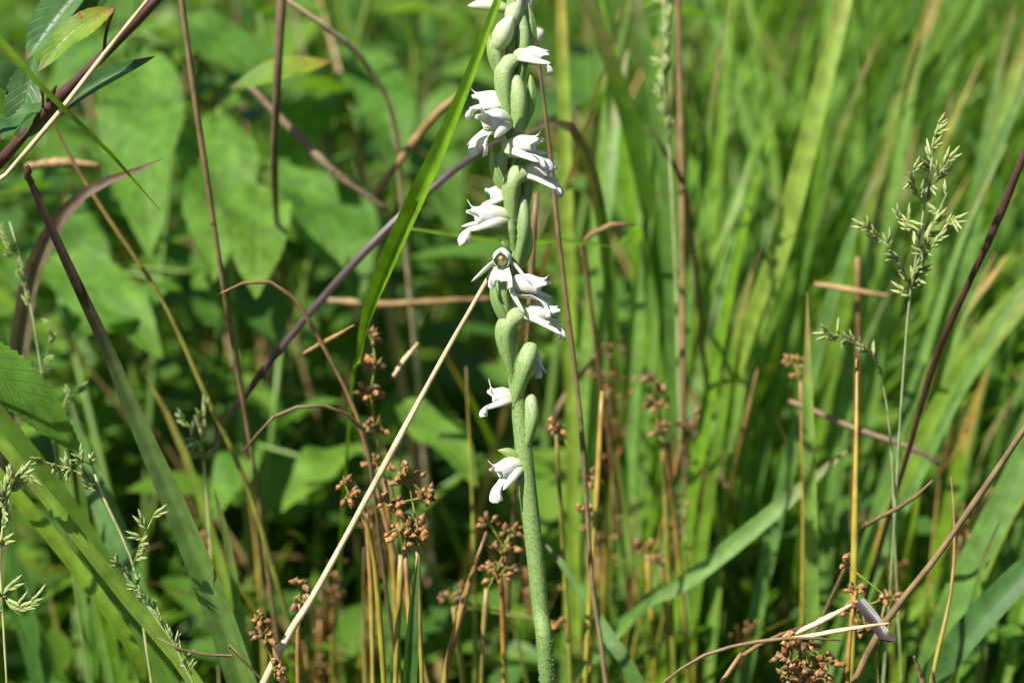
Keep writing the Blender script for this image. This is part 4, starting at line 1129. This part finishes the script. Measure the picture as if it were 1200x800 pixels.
broad_plant('plant with a large pale broad leaf behind the sapling', (150, 500, 200),
            [((168, 62, 190), (175, 300, 150), 150, (-0.2, 0.9, 1), 0.08, 0.25), ((215, 20, 200), (330, 120, 190), 120, (0.1, 1.0, 0.7), 0.1, 0.2), ((150, 40, 210), (40, 130, 210), 110, (-0.3, 1, 0.8), 0.1, 0.2)])
broad_plant('plant with shaded heart-shaped leaves behind the long brown straw', (270, 560, 170),
            [((255, 130, 180), (250, 330, 150), 140, (0.2, 0.3, 1), 0.05, 0.25), ((300, 215, 150), (300, 350, 120), 120, (0.1, 0.9, 0.8), 0.1, 0.2), ((330, 190, 170), (400, 330, 150), 110, (0.3, 0.8, 0.8), 0.1, 0.2)])
broad_plant('low plant with rounded leaves under the dark purple leaf tip', (130, 600, 170),
            [((60, 300, 170), (190, 420, 140), 130, (0.0, 0.9, 0.8), 0.08, 0.2), ((200, 330, 180), (90, 400, 130), 120, (-0.2, 0.5, 1), 0.05, 0.25), ((230, 320, 190), (320, 400, 180), 100, (0.2, 1, 0.7), 0.1, 0.2), ((40, 240, 200), (130, 330, 180), 110, (0, 1, 0.7), 0.1, 0.2)])
broad_plant('tall plant with drooping leaves above the level dead stem', (420, 560, 230),
            [((420, 60, 250), (470, 210, 210), 120, (0.2, 0.8, 0.8), 0.1, 0.2), ((380, 110, 240), (330, 240, 210), 100, (-0.3, 0.9, 0.8), 0.1, 0.2), ((470, 150, 240), (540, 280, 210), 100, (0.3, 0.9, 0.8), 0.1, 0.2), ((400, 220, 220), (420, 360, 190), 110, (0.0, 0.8, 0.9), 0.08, 0.2)])
broad_plant('plant with soft round leaves behind the tall brown stalk', (860, 560, 300),
            [((850, 60, 320), (900, 200, 280), 110, (0.2, 0.9, 0.7), 0.1, 0.2), ((830, 200, 300), (800, 320, 270), 90, (-0.1, 0.8, 0.8), 0.1, 0.2), ((720, 170, 260), (750, 290, 240), 80, (0.1, 0.6, 0.9), 0.1, 0.2)])
broad_plant('plant with low leaves beneath the brown rush heads', (430, 700, 150),
            [((470, 470, 160), (560, 570, 140), 90, (0.1, 1, 0.7), 0.1, 0.2), ((420, 520, 170), (330, 600, 150), 90, (-0.2, 1, 0.7), 0.1, 0.2), ((300, 520, 170), (250, 610, 150), 80, (-0.2, 1, 0.7), 0.1, 0.2)])
broad_plant('plant with lit leaves at the base of the wide diagonal leaves', (1150, 780, 110),
            [((1150, 740, 110), (1215, 760, 90), 50, (0.1, 1, 0.6), 0.1, 0.2), ((1160, 700, 130), (1230, 700, 120), 50, (0.1, 1, 0.6), 0.1, 0.2), ((1140, 760, 110), (1120, 800, 90), 40, (0.1, 1, 0.6), 0.1, 0.2)])
# yellow drying leaf beside the hanging stalk
o = obj('yellowing_leaf', leaf_data(P(388, 72, 100), P(270, 104, 96), wpx(38, 98), -FWD + UP * 0.9, 0.06, fold=0.3), 'yellowing', origin=P(388, 72, 100))
tag(o, 'yellow-green leaf with a dry brown stalk end behind the hanging stalk', 'leaf')


# ------------------------------------------------------------------ tufts, weeds and the mass of the meadow
def random_blade(L, W, lean, az, curve, n, across):
    """one blade rooted at the origin"""
    t = np.linspace(0, 1, n + 1)
    ang = lean + curve * t ** 1.6
    dx = np.sin(ang); dz = np.cos(ang)
    x = np.concatenate([[0], np.cumsum((dx[1:] + dx[:-1]) / 2)]) * L / n
    z = np.concatenate([[0], np.cumsum((dz[1:] + dz[:-1]) / 2)]) * L / n
    c = np.stack([x * math.cos(az), x * math.sin(az), z - 0.004], 1)
    w = W / 2 * np.interp(t, [0, 0.15, 0.5, 0.8, 1], [0.5, 0.85, 1, 0.7, 0.04])
    hint = np.array([-math.sin(az) * 0.4 - math.cos(az) * 0.6, math.cos(az) * 0.4 - math.sin(az) * 0.6, 0.75]) + rng.normal(0, 0.3, 3)
    return ribbon(c, w, hint, across, random.uniform(0.2, 0.6), random.uniform(-1.1, 1.1))


def tuft_proto(nb, Lr, Wr, mat, lean=(0.02, 0.5), azspread=math.pi):
    out = []
    for _ in range(nb):
        az = random.uniform(-azspread, azspread)
        L = random.uniform(*Lr)
        v, f, u = random_blade(L, random.uniform(*Wr), random.uniform(*lean), az, random.uniform(0.1, 1.1), 12, 3)
        v = v + np.array([random.uniform(-1, 1), random.uniform(-1, 1), 0]) * 0.010
        out.append((v, make_mesh('blade', (v, f, u), mat)))
    return out


TUFTS = {
    'fresh': [tuft_proto(9, (0.18, 0.32), (0.0014, 0.0042), 'grass_mass') for _ in range(4)],
    'pale': [tuft_proto(11, (0.20, 0.36), (0.0014, 0.0042), 'grass_pale_mass', azspread=1.0) for _ in range(4)],
    'blue': [tuft_proto(7, (0.18, 0.30), (0.002, 0.005), 'grass_blue_mass') for _ in range(3)],
    'low': [tuft_proto(9, (0.09, 0.18), (0.002, 0.0045), 'grass_mass') for _ in range(3)],
    'dry': [tuft_proto(7, (0.14, 0.30), (0.0008, 0.0022), 'straw_mass', lean=(0.1, 0.9)) for _ in range(3)],
}
LABEL = {
    'fresh': ('clump of fresh green grass', 'grass clumps behind the orchid'),
    'pale': ('clump of pale green leaning grass', 'leaning pale grass clumps'),
    'blue': ('clump of narrow blue-green grass', 'blue-green grass clumps'),
    'low': ('short green grass clump', 'short grass clumps'),
    'dry': ('wispy tuft of dead brown grass', 'dead grass tufts'),
}
TALL_MARKS = [(150, 'behind the purple-stemmed sapling'), (290, 'behind the long thin brown straw'), (400, 'behind the dark scaly hanging stalk'), (500, 'behind the tall narrow rush head'),
              (600, 'behind the large dense rush head'), (690, 'directly behind the orchid'), (780, 'beside the thin brown dry stalk'), (860, 'beside the tall brown stalk'),
              (950, 'behind the long pale green leaf'), (1060, 'behind the upright dry straw'), (1150, 'behind the fine grass panicle'), (9999, 'behind the wide diagonal leaves')]
LOW_MARKS = [(150, 'under the wide dark green leaf'), (290, 'under the leaf with purple tip'), (400, 'around the single thin rush tip'), (500, 'around the large dense rush head'),
             (600, 'below the lowest flower'), (690, 'at the foot of the orchid'), (800, 'under the green leaning leaf'), (920, 'under the green diagonal leaf'),
             (1050, 'around the yellow-green upright stalk'), (9999, 'under the wide diagonal leaves')]


def beside(px, low):
    for lim, t in (LOW_MARKS if low else TALL_MARKS):
        if px < lim:
            return t


def blocks_view(pts, dmin):
    for p in pts:
        q = project(Vector(p))
        if q and -60 < q[0] < 1260 and -60 < q[1] < 860 and q[2] < dmin:
            return True
    return False


def in_frame(pts):
    for p in pts:
        q = project(Vector(p))
        if q and 0 < q[0] < 1200 and 0 < q[1] < 800:
            return True
    return False


def place_tuft(kind, x, y, az, sc, dmin=70):
    proto = random.choice(TUFTS[kind])
    R = np.array(Matrix.Rotation(az, 3, 'Z')) * sc
    keep, seen = [], False
    for v, me in proto:
        w = v[1::3] @ R.T + np.array([x, y, 0])
        if blocks_view(w, dmin):
            continue
        keep.append(me)
        seen = seen or in_frame(w)
    if len(keep) < 2 or not seen:
        return False
    lab, grp = LABEL[kind]
    q = project(Vector((x, y, 0)) + Vector((0, 0, 0.14 if kind != 'low' else 0.08)))
    lab = ('tall ' if sc > 1.03 and kind != 'low' else 'spreading ' if sc > 1.03 else 'sparse ' if len(keep) < 5 else 'small ' if sc < 0.88 else '') + lab + ' ' + beside(q[0], kind == 'low')
    e = thing('grass_tuft', (x, y, 0), lab, 'grass', grp)
    e.rotation_euler = (0, 0, az)
    e.scale = (sc,) * 3
    for me in keep:
        link('blade', me, e)
    return True


def scatter(kind, count, xr, yr, azf, dmin=70, sc=(0.8, 1.15)):
    done = tries = 0
    while done < count and tries < count * 12:
        tries += 1
        y = random.uniform(*yr)
        half = 0.16 + 0.22 * (y + 0.1)
        x = random.uniform(xr[0] * half, xr[1] * half)
        if place_tuft(kind, x, y, azf(), random.uniform(*sc), dmin):
            done += 1


anyaz = lambda: random.uniform(0, 6.28)
rightaz = lambda: random.gauss(0.15, 0.5)
scatter('pale', 62, (0.12, 1.1), (0.20, 0.70), rightaz, 140, (0.75, 1.15))
scatter('fresh', 30, (0.0, 1.1), (0.22, 0.70), anyaz, 150, (0.75, 1.05))
scatter('blue', 12, (-0.1, 1.1), (0.16, 0.55), anyaz, 100)
scatter('fresh', 14, (-1.1, 0.2), (0.30, 0.75), anyaz, 170, (0.7, 1.0))
scatter('blue', 8, (-1.1, 0.2), (0.30, 0.70), anyaz, 180, (0.7, 1.0))
scatter('low', 80, (-1.1, 1.1), (0.10, 0.50), anyaz, 70)
scatter('dry', 24, (-0.8, 1.0), (0.12, 0.55), anyaz, 65)


# leafy plants of middle height, mostly behind the sapling and the rush heads
def forb_proto():
    h = random.uniform(0.15, 0.26)
    c, _ = spline([(0, 0, -0.004), (random.uniform(-.01, .01), random.uniform(-.01, .01), h * 0.5), (random.uniform(-.03, .03), random.uniform(-.03, .03), h)], 12)
    stem = make_mesh('stem', tube(c, np.linspace(0.0015, 0.0007, 13), 6), 'stem_green')
    lv = []
    a0 = random.uniform(0, 6)
    n = random.randint(9, 13)
    for k in range(n):
        z = 0.3 + 0.7 * k / (n - 1)
        p = Vector(c[int(z * 12)])
        a = a0 + k * 2.4
        L = random.uniform(0.026, 0.05) * (1.2 - 0.5 * z)
        d = Vector((math.cos(a), math.sin(a), random.uniform(-0.35, 0.45))).normalized()
        lv.append(make_mesh('leaf', leaf_data(p, p + d * L, L * random.uniform(0.38, 0.62), (0, 0, 1), 0.10, n=12, across=5, fold=0.3, serr=0.05, prof=0.75, wave=0.1), 'weed'))
    return stem, lv


FORBS = [forb_proto() for _ in range(5)]
count = tries = 0
while count < 44 and tries < 900:
    tries += 1
    y = random.uniform(0.17, 0.62)
    half = 0.16 + 0.22 * (y + 0.1)
    x = random.uniform(-half, half * (0.15 if random.random() < 0.85 else 1.0))
    q = project(Vector((x, y, 0.16)))
    if not q or not (-40 < q[0] < 1240 and -40 < q[1] < 800):
        continue
    stem, lv = random.choice(FORBS)
    k = random.uniform(0.8, 1.2)
    e = thing('leafy_plant', (x, y, 0), ('tall' if k > 1.06 else 'short' if k < 0.9 else 'mid-high') + ' leafy green plant ' + beside(q[0], False), 'plant', 'leafy plants among the grass')
    e.rotation_euler = (0, 0, random.uniform(0, 6.28))
    e.scale = (k,) * 3
    link('stem', stem, e)
    for me in lv:
        link('leaf', me, e)
    count += 1


# rushes farther back, too far out of focus to show their capsules singly
def back_rush_proto():
    st, head = [], None
    for k in range(random.randint(2, 3)):
        h = random.uniform(0.15, 0.23)
        lx, ly = random.uniform(-.03, .03), random.uniform(-.03, .03)
        c, _ = spline([(random.uniform(-.006, .006), random.uniform(-.006, .006), -0.004), (lx * 0.4, ly * 0.4, h * 0.55), (lx, ly, h)], 12)
        st.append(make_mesh('stalk', tube(c, np.linspace(0.0008, 0.0004, 13), 6), 'rush_green' if k else 'rush'))
        items = []
        for q in range(random.randint(8, 18)):
            p = c[-1] + np.array([random.gauss(0, 1), random.gauss(0, 1), random.gauss(0, 1.4)]) * 0.003
            dv = rng.normal(0, 1, 3); dv[2] = abs(dv[2]); dv /= np.linalg.norm(dv)
            items.append(tube(np.array([c[-2], (c[-2] + p) / 2, p]), np.array([0.2, 0.15, 0.12]) * 0.001, 3, cap=False))
            items.append(tube(np.array([p, p + dv * 0.0005, p + dv * 0.0012, p + dv * 0.0018]), np.array([0.25, 0.65, 0.6, 0.1]) * 0.001, 5, cap=False))
        st.append(make_mesh('seed_head', join(items), 'capsule'))
    return st


BACK_RUSH = [back_rush_proto() for _ in range(6)]
count = tries = 0
while count < 10 and tries < 900:
    tries += 1
    y = random.uniform(0.10, 0.42)
    half = 0.16 + 0.22 * (y + 0.1)
    x = random.uniform(-half * 0.75, half * 0.95)
    q = project(Vector((x, y, 0.17)))
    if not q or not (0 < q[0] < 1200 and 450 < q[1] < 760) or q[2] < 90:
        continue
    k = random.uniform(0.55, 0.82)
    e = thing('rush', (x, y, 0), ('taller' if k > 0.74 else 'low' if k < 0.64 else 'slim') + ' brown-headed rush in the undergrowth ' + beside(q[0], False), 'rush', 'brown-headed rushes in the grass')
    e.rotation_euler = (0, 0, random.uniform(0, 6.28)); e.scale = (k,) * 3
    for me in random.choice(BACK_RUSH):
        link(me.name.split('.')[0], me, e)
    count += 1


# small-leaved weeds in the shade
def weed_proto(nl):
    h = random.uniform(0.05, 0.13)
    a0 = random.uniform(0, 6)
    c, _ = spline([(0, 0, -0.004), (random.uniform(-.01, .01), random.uniform(-.01, .01), h * 0.6), (random.uniform(-.02, .02), random.uniform(-.02, .02), h)], 8)
    stem = make_mesh('stem', tube(c, np.linspace(0.0011, 0.0006, 9), 6), 'stem_green')
    lv = []
    for k in range(nl):
        z = 0.25 + 0.75 * k / (nl - 1)
        p = Vector(c[int(z * 8)])
        a = a0 + k * 2.4
        L = random.uniform(0.016, 0.034)
        d = Vector((math.cos(a), math.sin(a), random.uniform(0.0, 0.6))).normalized()
        lv.append(make_mesh('leaf', leaf_data(p, p + d * L, L * random.uniform(0.4, 0.65), (0, 0, 1), 0.1, n=8, across=5, fold=0.25), 'weed'))
    return stem, lv


WEEDS = [weed_proto(random.randint(6, 10)) for _ in range(6)]
count = tries = 0
while count < 70 and tries < 900:
    tries += 1
    y = random.uniform(0.12, 0.62)
    half = 0.16 + 0.22 * (y + 0.1)
    x = random.uniform(-half, half)
    stem, lv = random.choice(WEEDS)
    top = (x, y, 0.10)
    q = project(Vector(top))
    if not q or not (-40 < q[0] < 1240 and -40 < q[1] < 860):
        continue
    h_big = random.uniform(0.8, 1.4)
    e = thing('leafy_weed', (x, y, 0), ('taller' if h_big > 1.15 else 'small') + ' leafy green weed ' + beside(q[0], True), 'weed', 'small weeds in the undergrowth')
    e.rotation_euler = (0, 0, random.uniform(0, 6.28))
    e.scale = (h_big,) * 3
    link('stem', stem, e)
    for me in lv:
        link('leaf', me, e)
    count += 1


def stuff(name, label, cat, items, mat):
    o = link(name, make_mesh(name, join(items), mat))
    tag(o, label, cat, kind='stuff')


def mass(count, xr, yr, Lr, Wr, seg, curve=(0.1, 1.1), lean=(0.0, 0.6), guard=80, hole=None):
    out = []
    while len(out) < count:
        x, y = random.uniform(*xr), random.uniform(*yr)
        v, f, u = random_blade(random.uniform(*Lr), random.uniform(*Wr), random.uniform(*lean), random.uniform(0, 6.28), random.uniform(*curve), seg, 3)
        v = v + np.array([x, y, 0])
        if hole and hole(x, y):
            continue
        if y < 0.35 and blocks_view(v[1::3], guard):
            continue
        out.append((v, f, u))
    return out


eyehole = lambda x, y: abs(x) < 0.12 and -0.55 < y < -0.28
stuff('meadow_grass', 'dense green meadow grass stretching away behind the orchid', 'grass',
      mass(4200, (-0.7, 0.7), (0.50, 1.2), (0.16, 0.34), (0.0016, 0.0045), 8) + mass(4200, (-2.2, 2.2), (1.1, 3.4), (0.2, 0.38), (0.004, 0.009), 6)
      + mass(1500, (-1.8, -0.32), (-0.8, 1.2), (0.12, 0.30), (0.003, 0.007), 7) + mass(1500, (0.32, 1.8), (-0.8, 1.2), (0.12, 0.30), (0.003, 0.007), 7), 'grass_pale_mass')
stuff('short_grass', 'short grass covering the soil under the taller plants', 'grass',
      mass(2600, (-0.4, 0.4), (0.05, 0.7), (0.03, 0.11), (0.0015, 0.004), 5) + mass(1400, (-0.4, 0.4), (-0.6, 0.08), (0.03, 0.12), (0.002, 0.004), 5, hole=eyehole), 'grass_mass')
lit = []
for _ in range(1500):
    x, y = random.uniform(-0.5, 0.5), random.uniform(-0.3, 0.9)
    a = random.uniform(0, 6.28); L = random.uniform(0.03, 0.12); z = random.uniform(0.0, 0.05)
    p0 = np.array([x, y, z]); dv = np.array([math.cos(a), math.sin(a), random.uniform(-0.2, 0.35)]) * L
    if blocks_view([p0 + dv], 70):
        continue
    c, _ = spline([p0, p0 + dv * 0.5 + np.array([0, 0, random.uniform(0, 0.012)]), p0 + dv], 5)
    lit.append(ribbon(c, np.array([.6, 1, 1, .9, .7, .1]) * random.uniform(0.0006, 0.0018), (0, 0, 1), 2, 0.3))
stuff('dead_grass_litter', 'brown dead grass lying on the soil beneath the plants', 'grass', lit, 'litter')
lv = []
for _ in range(7500):
    far = random.random() < 0.35
    x, y = (random.uniform(-0.9, 0.9), random.uniform(0.55, 1.6)) if far else (random.uniform(-0.4, 0.4), random.uniform(0.10, 0.75))
    z = random.uniform(0.005, 0.16 if far else 0.11)
    L = random.uniform(0.008, 0.026) * (1.5 if far else 1)
    a = random.uniform(0, 6.28)
    p = Vector((x, y, z)); d = Vector((math.cos(a), math.sin(a), random.uniform(-0.3, 0.5))).normalized()
    if y < 0.35 and blocks_view([p + d * L, p], 70):
        continue
    lv.append(leaf_data(p, p + d * L, L * random.uniform(0.4, 0.75), (rng.normal(0, .4), rng.normal(0, .4), 1), 0.08, n=5, across=3, fold=0.3))
stuff('ground_cover_leaves', 'mass of small round ground-cover leaves under the grass', 'ground cover', lv, 'weed')
